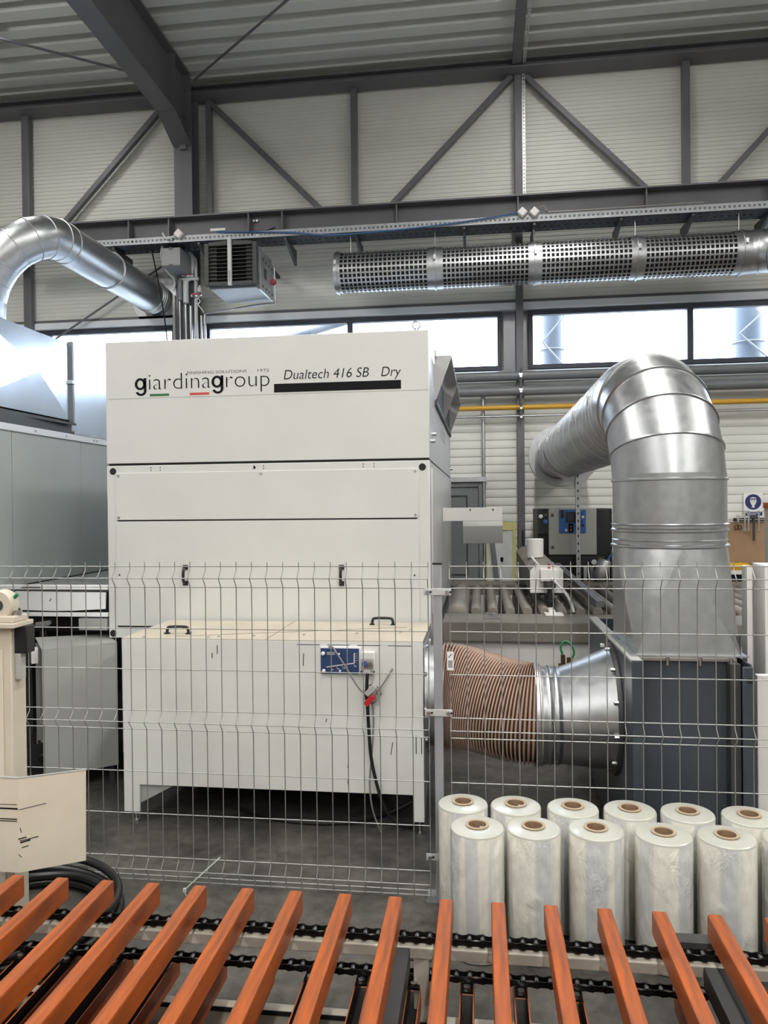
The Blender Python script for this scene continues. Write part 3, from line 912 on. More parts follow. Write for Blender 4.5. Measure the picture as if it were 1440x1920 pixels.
# plenum with cross-broken side sheet
PX, PY0, PY1, PZ0, PZ1 = -3.3, 3.9, 5.70, 2.535, 3.155
t = thing('metal_plenum', 'bright galvanised box plenum with creased side sheet on the booth roof', 'plenum', (-3.8, 4.8, PZ0))
obj('box_shell', G().box(PX - 1.0, PX - 0.012, PY0, PY1, PZ0, PZ1), M_galv, t)
cy, cz = 5.245, 2.855
cn = [(PX, PY0 + 0.6, PZ0), (PX, PY1, PZ0), (PX, PY1, PZ1), (PX, PY0 + 0.6, PZ1)]
cc = (PX + 0.022, cy, cz)
for k in range(4):
    a, b = cn[k], cn[(k + 1) % 4]
    obj('side_facet', G().add([a, b, cc], [(0, 1, 2)]), M_mirror, t, flip=False)
obj('corner_strut', G().box(PX - 0.02, PX + 0.025, PY1, PY1 + 0.03, PZ0 - 0.02, PZ1 + 0.02), M_pipe, t, bevel=0.003)
obj('strut_clamp', G().box(PX - 0.03, PX + 0.032, PY1 - 0.012, PY1 + 0.035, 2.83, 2.86), M_galv2, t, bevel=0.003)
obj('foot_rod', G().bar((PX - 0.02, PY1 - 0.6, PZ0 - 0.03), (PX + 0.02, PY1 + 0.04, PZ0 - 0.03), 0.02, 0.014), M_dark, t)
t = thing('metal_housing', 'blue-tinged shiny sheet metal housing behind the creased plenum', 'housing', (-3.9, 6.9, 2.42))
obj('shell', G().box(-4.9, -3.302, 5.735, 8.6, 2.44, 3.10), M_mirror, t, bevel=0.01)
obj('base_flange', G().box(-4.92, -3.285, 5.735, 8.62, 2.425, 2.45), M_galv2, t)
# dark rounded curb between plenum and booth roof
g = G()
pts = []
for a in range(0, 7):
    th = PI / 2 * a / 6
    pts.append((-3.31, 5.90 + 0.10 * math.sin(th), 2.425 + 0.10 * math.cos(th)))
poly = [(-3.31, 3.9, 2.425), (-3.31, 3.9, 2.525)] + pts
obj('roof_curb', G().prism(poly, (-0.9, 0, 0)), M_dark, None)
o = bpy.data.objects['roof_curb']
tag(o, 'dark rounded-end curb under the shiny plenum on the booth', 'curb')

t = thing('booth', 'grey-green panelled booth body left of the white machine', 'booth', (-4.3, 6.2, 0))
BX = -3.3
BY = [3.2, 4.02, 4.93, 5.86, 6.80, 7.74, 8.65]
for i in range(len(BY) - 1):
    obj('side_panel', G().box(BX - 0.03, BX, BY[i] + 0.003, BY[i + 1] - 0.003, 1.272, 2.38), M_booth, t, bevel=0.002)
obj('body', G().box(-5.3, BX - 0.03, 3.2, 8.65, 1.272, 2.38), M_booth, t)
tr_ = obj('top_trim', G().box(BX - 0.03, BX + 0.012, 3.2, 8.65, 2.375, 2.425), M_sill, t, bevel=0.003)
for y in (4.75, 5.2, 5.62, 6.05, 6.1):
    obj('screw', G().cyl((BX + 0.012, y, 2.40), (BX + 0.018, y, 2.40), 0.008, 8), M_screw, tr_)
obj('roof', G().box(-5.3, BX - 0.03, 3.2, 8.65, 2.38, 2.424), M_booth, t)
obj('lower_body', G().box(-5.3, -3.6, 5.6, 8.65, 0.0, 1.272), M_dark, t)

# ------------------------------------------------------------------ pipes under the windows
def hpipe(z, r, m, label, y=9.05, x0=-10, x1=10):
    return tag(obj('wall_pipe', G().cyl((x0, y, z), (x1, y, z), r, 16), m), label, 'pipe', 'pipes along the wall')
hpipe(3.345, 0.060, M_pipe, 'upper thick grey pipe just under the windows')
hpipe(3.165, 0.060, M_pipe, 'lower thick grey pipe under the windows')
hpipe(2.968, 0.030, M_yellow, 'yellow gas pipe running along the wall')
hpipe(2.865, 0.013, M_galv2, 'thin steel pipe below the yellow gas pipe')
t = thing('pipe_clamp', 'steel pipe clamps on the middle post holding the thick grey pipes', 'pipe clamp', (0.49, 9.05, 2.84))
for z, r in ((3.345, 0.06), (3.165, 0.06), (2.968, 0.03), (2.865, 0.013)):
    obj('clamp_ring', G().lathe([(r, -0.018), (r + 0.008, -0.018), (r + 0.008, 0.018), (r, 0.018)], (0.49, 9.05, z), (1, 0, 0), 20, closed=True), M_screw, t)
    obj('clamp_bolt', G().cyl((0.49, 8.965, z - 0.02), (0.49, 8.995, z - 0.02), 0.016, 6), M_screw, t)
obj('clamp_rail', G().box(0.475, 0.505, 8.985, 9.0, 2.80, 3.43), M_dark, t)
tag(obj('wall_conduit', G().cyl((0.045, 9.15, 0.0), (0.045, 9.15, 3.22), 0.022, 12), M_galv2), 'vertical galvanised conduit on the wall beside the grey door', 'conduit')

# outside, seen through the panes
def stack(x, r, label):
    t = thing('outdoor_stack', label, 'chimney duct', (x, 12.4, 0), 'ducts outside the windows')
    obj('pipe', G().cyl((x, 12.4, 0), (x, 12.4, 7.5), r, 24), M_outduct, t)
    for z in (3.7, 4.3, 4.9, 5.5):
        obj('seam_ring', G().lathe([(r, -0.02), (r + 0.03, 0), (r, 0.02)], (x, 12.4, z), (0, 0, 1), 24), M_pipe, t)
    for k in range(6):
        z = 3.2 + 0.4 * k
        s = 1 if k % 2 else -1
        obj('lattice_bar', G().cyl((x - s * r, 12.4 - r - 0.05, z), (x + s * r, 12.4 - r - 0.05, z + 0.4), 0.015, 6), M_pipe, t)
stack(1.18, 0.17, 'pale round duct outside the window right of the middle post')
stack(4.20, 0.22, 'pale round duct outside the window at the far right')
tag(obj('outdoor_pipe', G().cyl((-3.6, 12.4, 4.56), (-2.0, 12.4, 4.98), 0.07, 14).cyl((-3.6, 12.4, 4.56), (-5.6, 12.4, 3.9), 0.07, 14).cyl((-5.6, 12.4, -0.15), (-5.6, 12.4, 3.9), 0.07, 14), M_outduct), 'slanting pale pipe outside the window above the white machine', 'pipe')

# ------------------------------------------------------------------ main white machine
MX0, MX1, MY = -2.492, -0.317, 4.75
t = thing('drying_machine', 'tall white drying oven with black lettering across its front', 'machine', ((MX0 + MX1) / 2, 6.4, 0))
fas = obj('fascia_panel', G().box(MX0, MX1, MY, MY + 0.05, 2.117, 2.932), M_white, t, bevel=0.004)
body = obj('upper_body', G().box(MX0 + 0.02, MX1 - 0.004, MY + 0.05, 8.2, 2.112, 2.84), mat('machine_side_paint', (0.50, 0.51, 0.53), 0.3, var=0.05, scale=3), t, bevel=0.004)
obj('seam_gap', G().box(MX0 + 0.01, MX1 - 0.006, MY + 0.012, 8.19, 2.104, 2.116), M_blackm, t)
fr = obj('front_frame', G().box(MX0, MX1, MY, MY + 0.06, 0.945, 2.103), M_white, t, bevel=0.005)
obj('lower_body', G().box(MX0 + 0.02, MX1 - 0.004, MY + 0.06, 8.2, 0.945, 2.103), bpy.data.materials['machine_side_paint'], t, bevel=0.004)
obj('base_body', G().box(MX0 + 0.07, MX1 - 0.03, MY + 0.03, 8.2, 0.16, 0.945), M_ltgrey, t, bevel=0.004)
for fx in (MX0 + 0.2, MX1 - 0.2):
    for fy in (5.0, 8.0):
        obj('foot', G().cyl((fx, fy, 0), (fx, fy, 0.16), 0.03, 12), M_screw, t)
obj('crease_line', G().box(MX0 + 0.02, MX1 - 0.004, MY - 0.0008, MY + 0.001, 2.549, 2.553), M_ltgrey, fas)
# access panels
px0, px1 = -2.428, -0.390
p1 = obj('access_panel', G().box(px0, px1, MY - 0.007, MY + 0.001, 1.738, 2.052), M_white, t, bevel=0.002)
for x in (px0 + 0.02, px1 - 0.02, -1.42):
    for z in (2.035, 1.756):
        if x == -1.42 and z < 2:
            continue
        obj('screw', G().cyl((x, MY - 0.007, z), (x, MY - 0.012, z), 0.008, 10), M_screw, p1)
obj('shadow_gap', G().box(px0 + 0.01, px1 - 0.01, MY - 0.003, MY + 0.001, 1.728, 1.738), M_blackm, p1)
p2 = obj('door_panel', G().box(px0, px1, MY - 0.007, MY + 0.001, 1.028, 1.728), M_white, t, bevel=0.002)
obj('lower_gap', G().box(px0, px1, MY - 0.003, MY + 0.001, 1.018, 1.026), M_blackm, p2)
for x, z in ((px0 + 0.02, 1.37), (px1 - 0.03, 1.37)):
    obj('screw', G().cyl((x, MY - 0.007, z), (x, MY - 0.010, z), 0.006, 8), M_dark, p2)
for x in (-1.944, -0.892):
    g = G()
    z0, z1 = 1.302, 1.437
    path = [(x, MY - 0.008, z0 + 0.018), (x, MY - 0.035, z0 + 0.022), (x, MY - 0.048, z0 + 0.036), (x, MY - 0.05, (z0 + z1) / 2), (x, MY - 0.048, z1 - 0.036), (x, MY - 0.035, z1 - 0.022), (x, MY - 0.008, z1 - 0.018)]
    g.tube(smooth_path(path, 3), 0.0095, 10)
    g.box(x - 0.016, x + 0.016, MY - 0.016, MY - 0.006, z0, z0 + 0.03).box(x - 0.016, x + 0.016, MY - 0.016, MY - 0.006, z1 - 0.03, z1)
    obj('handle', g, M_black, p2, label='black bow handle')
for x, z in ((-2.448, 2.065), (-0.364, 2.060), (-2.462, 0.975)):
    obj('lifting_hole', G().cyl((x, MY - 0.0015, z), (x, MY + 0.002, z), 0.023, 24), M_blackm, fr)
for x in (-2.18, -2.115, -1.47, -1.405, -0.745, -0.675):
    g = G()
    for z in (2.068, 2.085):
        g.cyl((x, MY - 0.001, z), (x, MY + 0.001, z), 0.004, 8)
    obj('rivet_pair', g, M_ink, fr)
obj('small_hole', G().cyl((-1.466, MY - 0.001, 2.076), (-1.466, MY + 0.001, 2.076), 0.008, 10), M_ink, fr)
# lettering
def bold_g(x0, x1, zb, xh, y):
    g = G()
    w = x1 - x0
    cx, cz, rx, rz, th = x0 + w * 0.47, zb + xh * 0.5, w * 0.47, xh * 0.5, 0.0185
    n = 28
    vs = []
    for i in range(n):
        a = 2 * PI * i / n
        vs.append((cx + rx * math.cos(a), y, cz + rz * math.sin(a)))
        vs.append((cx + (rx - th) * math.cos(a), y, cz + (rz - th * 0.8) * math.sin(a)))
    g.add(vs, [(2 * i, 2 * i + 1, 2 * ((i + 1) % n) + 1, 2 * ((i + 1) % n)) for i in range(n)])
    g.add([(x1 - 0.0185, y, zb + xh), (x1, y, zb + xh), (x1, y, zb - 0.008), (x1 - 0.0185, y, zb - 0.008)], [(0, 1, 2, 3)])
    vs = []
    m = 14
    tx, tz, ro, rw = x0 + w * 0.53, zb - 0.006, w * 0.47, 0.033
    for i in range(m + 1):
        a = -PI * i / m * 0.92
        vs.append((tx + ro * math.cos(a), y, tz + rw * math.sin(a)))
        vs.append((tx + (ro - 0.0185) * math.cos(a), y, tz + (rw - 0.015) * math.sin(a)))
    g.add(vs, [(2 * i, 2 * i + 1, 2 * i + 3, 2 * i + 2) for i in range(m)])
    return g
YT = MY - 0.0012
obj('lettering', bold_g(-2.285, -2.203, 2.605, 0.080, YT), M_ink, fas, flip=False)
obj('lettering', text_geo('iardina', -2.186, -1.756, 2.605, 0.110, YT, offset=-0.018), M_ink, fas, flip=False)
obj('lettering', bold_g(-1.752, -1.670, 2.605, 0.080, YT), M_ink, fas, flip=False)
obj('lettering', text_geo('roup', -1.652, -1.358, 2.605, 0.110, YT, offset=-0.018), M_ink, fas, flip=False)
obj('lettering', text_geo('FINISHING SOLUTIONS', -1.918, -1.512, 2.7, 0.019, YT, offset=-0.010), M_ink, fas, flip=False)
obj('lettering', text_geo('1972', -1.437, -1.36, 2.7, 0.019, YT, offset=-0.010), M_ink, fas, flip=False)
obj('lettering', text_geo('Dualtech 416 SB', -1.262, -0.702, 2.645, 0.062, YT, shear=0.2, offset=-0.006), M_ink, fas, flip=False)
obj('lettering', text_geo('Dry', -0.622, -0.494, 2.645, 0.062, YT, shear=0.2, offset=-0.006), M_ink, fas, flip=False)
obj('black_stripe', G().box(-1.328, -0.495, YT, MY, 2.562, 2.618), M_ink, fas)
obj('green_stripe', G().box(-2.18, -2.046, YT, MY, 2.562, 2.577), M_green, fas)
obj('red_stripe', G().box(-1.902, -1.768, YT, MY, 2.562, 2.577), M_red, fas)
# eye bolt
g = G().tube([(-0.395 + 0.024 * math.cos(a * PI / 8), MY + 0.025, 2.968 + 0.024 * math.sin(a * PI / 8)) for a in range(16)], 0.006, 8, closed=True)
g.cyl((-0.395, MY + 0.025, 2.932), (-0.395, MY + 0.025, 2.948), 0.014, 10)
obj('eye_bolt', g, M_screw, t)
# side hoods: triangular cheeks, roof sheet, dark grille behind
SXM = MX1 - 0.004
HD = mat('hood_grey_paint', (0.40, 0.39, 0.39), 0.45, var=0.05, scale=3)
for a, b in ((5.42, 6.72), (6.74, 8.04)):
    h = obj('vent_hood', G().box(SXM, SXM + 0.125, a, b, 2.885, 2.897), HD, t, label='grey wedge-shaped vent hood')
    for y in (a, b - 0.012):
        obj('cheek', G().prism([(SXM, y, 2.885), (SXM + 0.125, y, 2.885), (SXM + 0.014, y, 2.59), (SXM, y, 2.57)], (0, 0.012, 0)), HD, h)
    obj('grille', G().box(SXM, SXM + 0.004, a + 0.05, b - 0.05, 2.60, 2.83), M_blackm, h)
    for k in range(4):
        obj('bolt', G().cyl((SXM, a + 0.15 + k * 0.33, 2.555), (SXM + 0.012, a + 0.15 + k * 0.33, 2.555), 0.012, 8), M_screw, h)
    obj('lower_rail', G().box(SXM, SXM + 0.02, a, b, 2.54, 2.575), M_dark, h)
obj('hood_latch', G().box(SXM + 0.0, SXM + 0.02, 5.38, 5.41, 2.88, 2.93), M_screw, t, bevel=0.003)
obj('side_sticker', G().box(SXM, SXM + 0.002, 6.2, 7.0, 2.38, 2.46), M_ltgrey, body)
for y, z in ((4.95, 2.24), (5.1, 2.30), (8.05, 2.2)):
    obj('side_bolt', G().cyl((SXM, y, z), (SXM + 0.03, y, z), 0.014, 8), M_screw, body)
obj('side_door', G().box(SXM, SXM + 0.012, 4.9, 8.0, 1.1, 2.06), M_white, t, bevel=0.003)

# sensor hood on the machine side
t = thing('side_hood', 'pale grey angular hood on a plate fixed to the machine side', 'hood', (0.0, 6.0, 1.5))
obj('mount_plate', G().box(-0.300, 0.172, 6.0, 6.012, 1.686, 1.792), M_print, t, bevel=0.002)
g = G().prism([(-0.14, 6.0, 1.684), (-0.14, 6.32, 1.684), (-0.14, 6.32, 1.50), (-0.14, 6.03, 1.505), (-0.14, 5.985, 1.645)], (0.315, 0, 0))
obj('hood_body', g, M_ltgrey, t, bevel=0.003)
for x in (-0.08, 0.10):
    obj('screw', G().cyl((x, 5.995, 1.775), (x, 6.0, 1.775), 0.007, 8), M_dark, t)

# ------------------------------------------------------------------ white filter box in front
BX0, BX1, BY0, BY1, BZ = -2.048, -0.318, 4.05, 4.71, 1.07
t = thing('filter_box', 'long low white filter box on legs in front of the drying oven', 'filter box', ((BX0 + BX1) / 2, 4.38, 0))
fp = obj('front_panel', G().prism([(BX0, BY0, BZ), (BX0, BY0, 0.075), (BX0 + 0.095, BY0, 0.075), (BX0 + 0.095, BY0, 0.232), (BX1 - 0.062, BY0, 0.232), (BX1 - 0.062, BY0, 0.085), (BX1, BY0, 0.085), (BX1, BY0, BZ)], (0, 0.015, 0)), M_boxwhite, t, bevel=0.003)
obj('left_side', G().prism([(BX0, BY0 + 0.015, BZ), (BX0, BY0 + 0.015, 0.075), (BX0, BY0 + 0.10, 0.075), (BX0, BY0 + 0.25, 0.232), (BX0, BY1, 0.232), (BX0, BY1, BZ)], (0.012, 0, 0)), M_boxwhite, t)
obj('right_side', G().prism([(BX1 - 0.012, BY0 + 0.015, BZ), (BX1 - 0.012, BY0 + 0.015, 0.085), (BX1 - 0.012, BY0 + 0.10, 0.085), (BX1 - 0.012, BY0 + 0.25, 0.232), (BX1 - 0.012, BY1, 0.232), (BX1 - 0.012, BY1, BZ)], (0.012, 0, 0)), M_galv2, t)
obj('leg_gusset', G().prism([(BX0 + 0.014, BY0 + 0.016, 0.232), (BX0 + 0.014, BY0 + 0.016, 0.08), (BX0 + 0.30, BY0 + 0.016, 0.232)], (0, 0.01, 0)), M_cab, t)
obj('bottom_pan', G().box(BX0 + 0.013, BX1 - 0.013, BY0 + 0.016, BY1, 0.232, 0.25), M_dark, t)
obj('back_panel', G().box(BX0 + 0.013, BX1 - 0.013, BY1 - 0.012, BY1, 0.25, BZ - 0.002), M_boxwhite, t)
lidw = obj('lid', G().box(BX0, -1.20, BY0 + 0.001, BY1, BZ, BZ + 0.004), M_boxtop, t)
lidw2 = obj('lid', G().prism([(-1.195, BY0 + 0.001, BZ), (BX1, BY0 + 0.001, BZ), (BX1, BY1, BZ), (-1.195, BY1, BZ)], (0, 0, 0.004)), M_boxtop, t)
obj('lid_seam', G().bar((-1.75, 4.12, BZ + 0.0045), (-0.45, 4.52, BZ + 0.0045), 0.004, 0.001), M_ink, lidw2)
for x, y in ((-1.93, 4.08), (-1.55, 4.10), (-1.3, 4.16), (-1.02, 4.22), (-0.72, 4.28), (-0.47, 4.33), (-0.42, 4.42), (-1.5, 4.13)):
    obj('screw', G().cyl((x, y, BZ + 0.004), (x, y, BZ + 0.009), 0.008, 8), M_galv2, lidw)
for x, y in ((-1.775, 4.20), (-0.61, 4.60)):
    g = G()
    path = [(x - 0.066, y, BZ + 0.004), (x - 0.062, y, BZ + 0.034), (x - 0.045, y, BZ + 0.046), (x + 0.045, y, BZ + 0.046), (x + 0.062, y, BZ + 0.034), (x + 0.066, y, BZ + 0.004)]
    g.tube(smooth_path(path, 3), 0.0085, 10)
    g.box(x - 0.08, x - 0.052, y - 0.013, y + 0.013, BZ + 0.004, BZ + 0.012).box(x + 0.052, x + 0.08, y - 0.013, y + 0.013, BZ + 0.004, BZ + 0.012)
    obj('handle', g, M_black, lidw, label='black bow handle')
for x, y, z in ((BX0 + 0.05, 4.10, 0.075), (BX1 - 0.03, 4.10, 0.085), (BX0 + 0.2, 4.62, 0.232), (BX1 - 0.1, 4.62, 0.232)):
    obj('foot', G().cyl((x, y, 0.012), (x, y, z), 0.008, 8).cyl((x, y, 0), (x, y, 0.014), 0.02, 12), M_screw, t)
g = G()
for x, z, l, s in ((-1.48, 0.99, 0.05, 0.0), (-1.51, 0.965, 0.03, 0.0), (-0.985, 0.93, 0.07, 0.003), (-0.50, 0.45, 0.07, 0.012), (-0.74, 0.37, 0.05, 0.005), (-0.86, 0.62, 0.02, 0.004), (-0.36, 0.46, 0.10, 0.0), (-0.33, 0.46, 0.09, 0.0), (-0.74, 0.28, 0.02, 0.0)):
    g.bar((x, BY0 - 0.0006, z), (x + s, BY0 - 0.0006, z + l), 0.004, 0.001, (0, 1, 0))
obj('scuff_marks', g, M_ink, fp)
for k in range(4):
    obj('edge_slot', G().box(-1.02 + 0.17 * k, -0.89 + 0.17 * k, BY0 - 0.001, BY0 + 0.002, BZ - 0.022, BZ - 0.019), M_ink, fp)
# duct spigot on the right side
HY, HZ0 = 4.33, 0.715
obj('spigot_plate', G().box(BX1, BX1 + 0.008, BY0 + 0.02, BY1 - 0.02, 0.30, BZ - 0.03), M_galv, t, bevel=0.002)
obj('spigot_ring', G().lathe([(0.27, 0.0), (0.30, 0.0), (0.30, 0.012), (0.285, 0.014), (0.285, 0.10), (0.27, 0.10)], (BX1 + 0.008, HY, HZ0), (1, 0, 0), 40, closed=True), M_galv, t)
for a in range(10):
    th = 2 * PI * a / 10
    obj('bolt', G().cyl((BX1 + 0.008, HY + 0.315 * math.cos(th), HZ0 + 0.315 * math.sin(th)), (BX1 + 0.02, HY + 0.315 * math.cos(th), HZ0 + 0.315 * math.sin(th)), 0.009, 6), M_screw, t)

# gauge plate on the filter box
def gauge_x(u): return -0.882 + (u - 602) * 0.00299
def gauge_z(v): return 1.041 - (v - 1212) * 0.00298
t = thing('air_gauge', 'blue inclined manometer plate on the white filter box', 'gauge', (-0.77, BY0, 0.89))
obj('white_edge', G().box(-0.884, -0.659, BY0 - 0.012, BY0 - 0.0005, 0.892, 1.041), M_paper, t, bevel=0.002)
bl = obj('blue_face', G().box(-0.882, -0.668, BY0 - 0.017, BY0 - 0.012, 0.894, 1.034), M_blue, t, bevel=0.001)
YG = BY0 - 0.0175
g = G().bar((gauge_x(613), YG, gauge_z(1249)), (gauge_x(665), YG, gauge_z(1241)), 0.005, 0.004, (0, 1, 0)).bar((gauge_x(665), YG, gauge_z(1241)), (gauge_x(665), YG, gauge_z(1222)), 0.006, 0.004, (0, 1, 0))
obj('glass_tube', g, mat('pinkish_tube', (0.72, 0.62, 0.60), 0.3, var=0.03, scale=9), bl)
g = G()
for px_, py_ in ((621, 1250), (632, 1248.5), (643, 1247), (664, 1243)):
    g.box(gauge_x(px_), gauge_x(px_) + 0.002, YG, YG + 0.001, gauge_z(py_ + 3), gauge_z(py_))
    g.box(gauge_x(px_) + 0.004, gauge_x(px_) + 0.014, YG, YG + 0.001, gauge_z(py_ + 4.4), gauge_z(py_ + 3))
for k in range(4):
    g.box(gauge_x(667), gauge_x(671), YG, YG + 0.001, gauge_z(1223.5 + k * 4.3) - 0.001, gauge_z(1223.5 + k * 4.3) + 0.001)
for k in range(7):
    g.box(gauge_x(614 + k * 2.2), gauge_x(615.7 + k * 2.2), YG, YG + 0.001, gauge_z(1223), gauge_z(1221.4))
    g.box(gauge_x(614 + k * 2.2), gauge_x(615.7 + k * 2.2), YG, YG + 0.001, gauge_z(1226), gauge_z(1224.4))
obj('scale_print', g, M_print, bl)
for px_, py_, r in ((607, 1224, 0.011), (608, 1256, 0.010), (637, 1224.5, 0.005), (638.5, 1255.7, 0.006)):
    obj('knob', G().lathe([(0, 0), (r, 0), (r, -0.008), (r * 0.7, -0.014), (0, -0.014)], (gauge_x(px_), YG, gauge_z(py_)), (0, 1, 0), 14), M_paper, bl)
t = thing('pressure_switch', 'clear-covered pressure switch with blue dial beside the blue plate', 'switch', (-0.62, BY0, 0.89))
obj('back_case', G().box(-0.657, -0.578, BY0 - 0.03, BY0 - 0.0005, 0.896, 1.02), M_print, t, bevel=0.008)
obj('blue_dial', G().lathe([(0, 0), (0.017, 0), (0.017, -0.012), (0.008, -0.014), (0, -0.014)], (-0.632, BY0 - 0.031, 0.955), (0, 1, 0), 12), M_blue2, t)
obj('metal_seat', G().cyl((-0.605, BY0 - 0.031, 0.95), (-0.605, BY0 - 0.04, 0.95), 0.014, 12), M_screw, t)
obj('paper_tag', G().box(-0.64, -0.605, BY0 - 0.034, BY0 - 0.03, 0.908, 0.922), M_paper, t)
obj('clear_cover', G().box(-0.654, -0.582, BY0 - 0.055, BY0 - 0.0305, 0.90, 0.985), M_clear, t, bevel=0.008)
for x in (-0.652, -0.583):
    obj('cover_screw', G().cyl((x, BY0 - 0.03, 0.912), (x, BY0 - 0.045, 0.912), 0.006, 8), M_dark, t)
tag(obj('power_cable', G().tube(smooth_path([(-0.617, 4.01, 0.91), (-0.62, 4.005, 0.87), (-0.622, 4.01, 0.80), (-0.618, 4.02, 0.65), (-0.605, 4.02, 0.45), (-0.575, 4.02, 0.30), (-0.54, 4.03, 0.18), (-0.49, 4.06, 0.08), (-0.42, 4.12, 0.025), (-0.35, 4.2, 0.016)]), 0.0095, 8), M_black), 'thick black cable hanging from the pressure switch to the floor', 'cable')
tag(obj('air_tube', G().tube(smooth_path([(-0.835, 4.02, 1.043), (-0.815, 4.02, 1.046), (-0.79, 4.005, 1.02), (-0.73, 4.0, 0.93), (-0.66, 4.0, 0.82), (-0.60, 4.01, 0.775)]), 0.005, 6), M_cableg), 'thin grey air tube crossing the blue plate diagonally', 'tube')
tag(obj('air_tube', G().tube(smooth_path([(-0.485, 4.045, 0.925), (-0.52, 4.02, 0.87), (-0.575, 4.01, 0.79), (-0.60, 4.01, 0.76)]), 0.005, 6), M_cableg), 'thin grey air tube running to the small hole right of the switch', 'tube')
tag(obj('air_tube', G().tube(smooth_path([(-0.60, 4.03, 0.76), (-0.59, 4.03, 0.65), (-0.60, 4.03, 0.48), (-0.615, 4.03, 0.30), (-0.60, 4.03, 0.15), (-0.56, 4.06, 0.02)]), 0.005, 6), M_cableg), 'grey air tube hanging beside the black cable', 'tube')
t = thing('cable_tie_bundle', 'tied bundle of grey tubes with a red connector on the box front', 'connector', (-0.6, 4.02, 0.74))
obj('red_connector', G().bar((-0.63, 4.005, 0.735), (-0.583, 4.005, 0.785), 0.03, 0.03, (0, 1, 0)), M_redm, t, bevel=0.004)
obj('tube_loop', G().tube([(-0.60 + 0.045 * math.cos(a * PI / 8) * 0.8, 4.015 - 0.01 * math.sin(a), 0.79 + 0.05 * math.sin(a * PI / 8)) for a in range(16)], 0.005, 6, closed=True), M_cableg, t)
obj('tube_loop', G().tube([(-0.575 + 0.03 * math.cos(a * PI / 8), 4.02 - 0.008 * math.cos(a), 0.80 + 0.03 * math.sin(a * PI / 8)) for a in range(16)], 0.005, 6, closed=True), M_cableg, t)
obj('sleeve', G().bar((-0.625, 4.0, 0.79), (-0.575, 4.0, 0.84), 0.03, 0.02, (0, 1, 0)), M_ltgrey, t, bevel=0.004)
tag(obj('floor_cable', G().tube(smooth_path([(-1.45, 4.3, 0.015), (-1.2, 4.18, 0.012), (-0.9, 4.15, 0.012), (-0.62, 4.25, 0.012), (-0.4, 4.55, 0.012)]), 0.010, 6), M_black), 'black cable curving on the floor under the white filter box', 'cable')

# ------------------------------------------------------------------ corrugated hose, cone, fan
FX0, FX1, FY0, FY1, FZ = 0.705, 1.256, 3.65, 5.05, 1.07
HYB = 4.20
def hose_c(x):
    u = (x + 0.215) / (0.315 + 0.215)
    us = min(max(u, 0), 1)
    us = us * us * (3 - 2 * us)
    return (x, HY + (HYB - HY) * us, HZ0 + (0.655 - HZ0) * us), 0.292 - 0.026 * u - 0.012 * math.sin(PI * min(max(u, 0), 1))
N = 36
path, rad = [], []
for i in range(N * 4 + 1):
    x = -0.215 + (0.315 + 0.215) * i / (N * 4)
    c, r = hose_c(x)
    path.append(c)
    rad.append(r - 0.012 + (0.026 if i % 4 in (0,) else (0.013 if i % 4 in (1, 3) else 0.0)))
gh = G().tube(path, rad, 40, caps=False)
for q in range(len(gh.f)):
    gh.m[q] = 1 if (q // 40) % 4 in (0, 3) else 0
hs = obj('flexible_hose', gh, [M_hose, M_hose2], None, flip=False)
tag(hs, 'brown translucent corrugated hose between white box and fan', 'hose')
bl_ = tag(obj('barcode_label', G().box(-0.158, -0.128, 3.4225, 3.4245, 1.06, 1.145), M_paper), 'small white barcode label hanging on the fence wire by the post', 'label')
g = G()
for k in range(7):
    g.box(-0.153 + k * 0.003, -0.1515 + k * 0.003, 3.4220, 3.4226, 1.072, 1.105)
g.bar((-0.152, 3.4222, 1.118), (-0.136, 3.4222, 1.135), 0.003, 0.0006, (0, 1, 0))
obj('label_print', g, M_ink, bl_)
t = thing('inlet_cone', 'galvanised inlet cone joining the corrugated hose to the fan', 'cone', (0.5, HYB, 0.35))
cc_ = (0, HYB, 0.662)
obj('hose_cuff', G().lathe([(0.24, 0.283), (0.280, 0.283), (0.280, 0.300), (0.268, 0.306), (0.268, 0.325), (0.262, 0.335), (0.262, 0.355), (0.27, 0.362), (0.262, 0.37), (0.262, 0.395), (0.268, 0.40), (0.262, 0.408), (0.258, 0.42)], (0, HYB, 0.652), (1, 0, 0), 44), M_galv, t)
# skewed cone
vs, fs = [], []
nn = 48
for k, (x, r, zc) in enumerate(((0.415, 0.258, 0.652), (0.50, 0.276, 0.665), (0.60, 0.302, 0.682), (0.685, 0.322, 0.70))):
    for i in range(nn):
        a = 2 * PI * i / nn
        vs.append((x, HYB + r * math.cos(a), zc + r * math.sin(a)))
for k in range(3):
    for i in range(nn):
        j = (i + 1) % nn
        fs.append((k * nn + i, k * nn + j, (k + 1) * nn + j, (k + 1) * nn + i))
obj('cone_shell', G().add(vs, fs), M_galv, t)
fl = obj('flange', G().lathe([(0.318, 0.683), (0.352, 0.683), (0.352, 0.703), (0.318, 0.703)], (0, HYB, 0.70), (1, 0, 0), 48, closed=True), M_dark, t)
for a in range(12):
    th = 2 * PI * a / 12 + 0.2
    obj('bolt', G().cyl((0.66, HYB + 0.337 * math.cos(th), 0.70 + 0.337 * math.sin(th)), (0.684, HYB + 0.337 * math.cos(th), 0.70 + 0.337 * math.sin(th)), 0.012, 6), M_screw, fl)

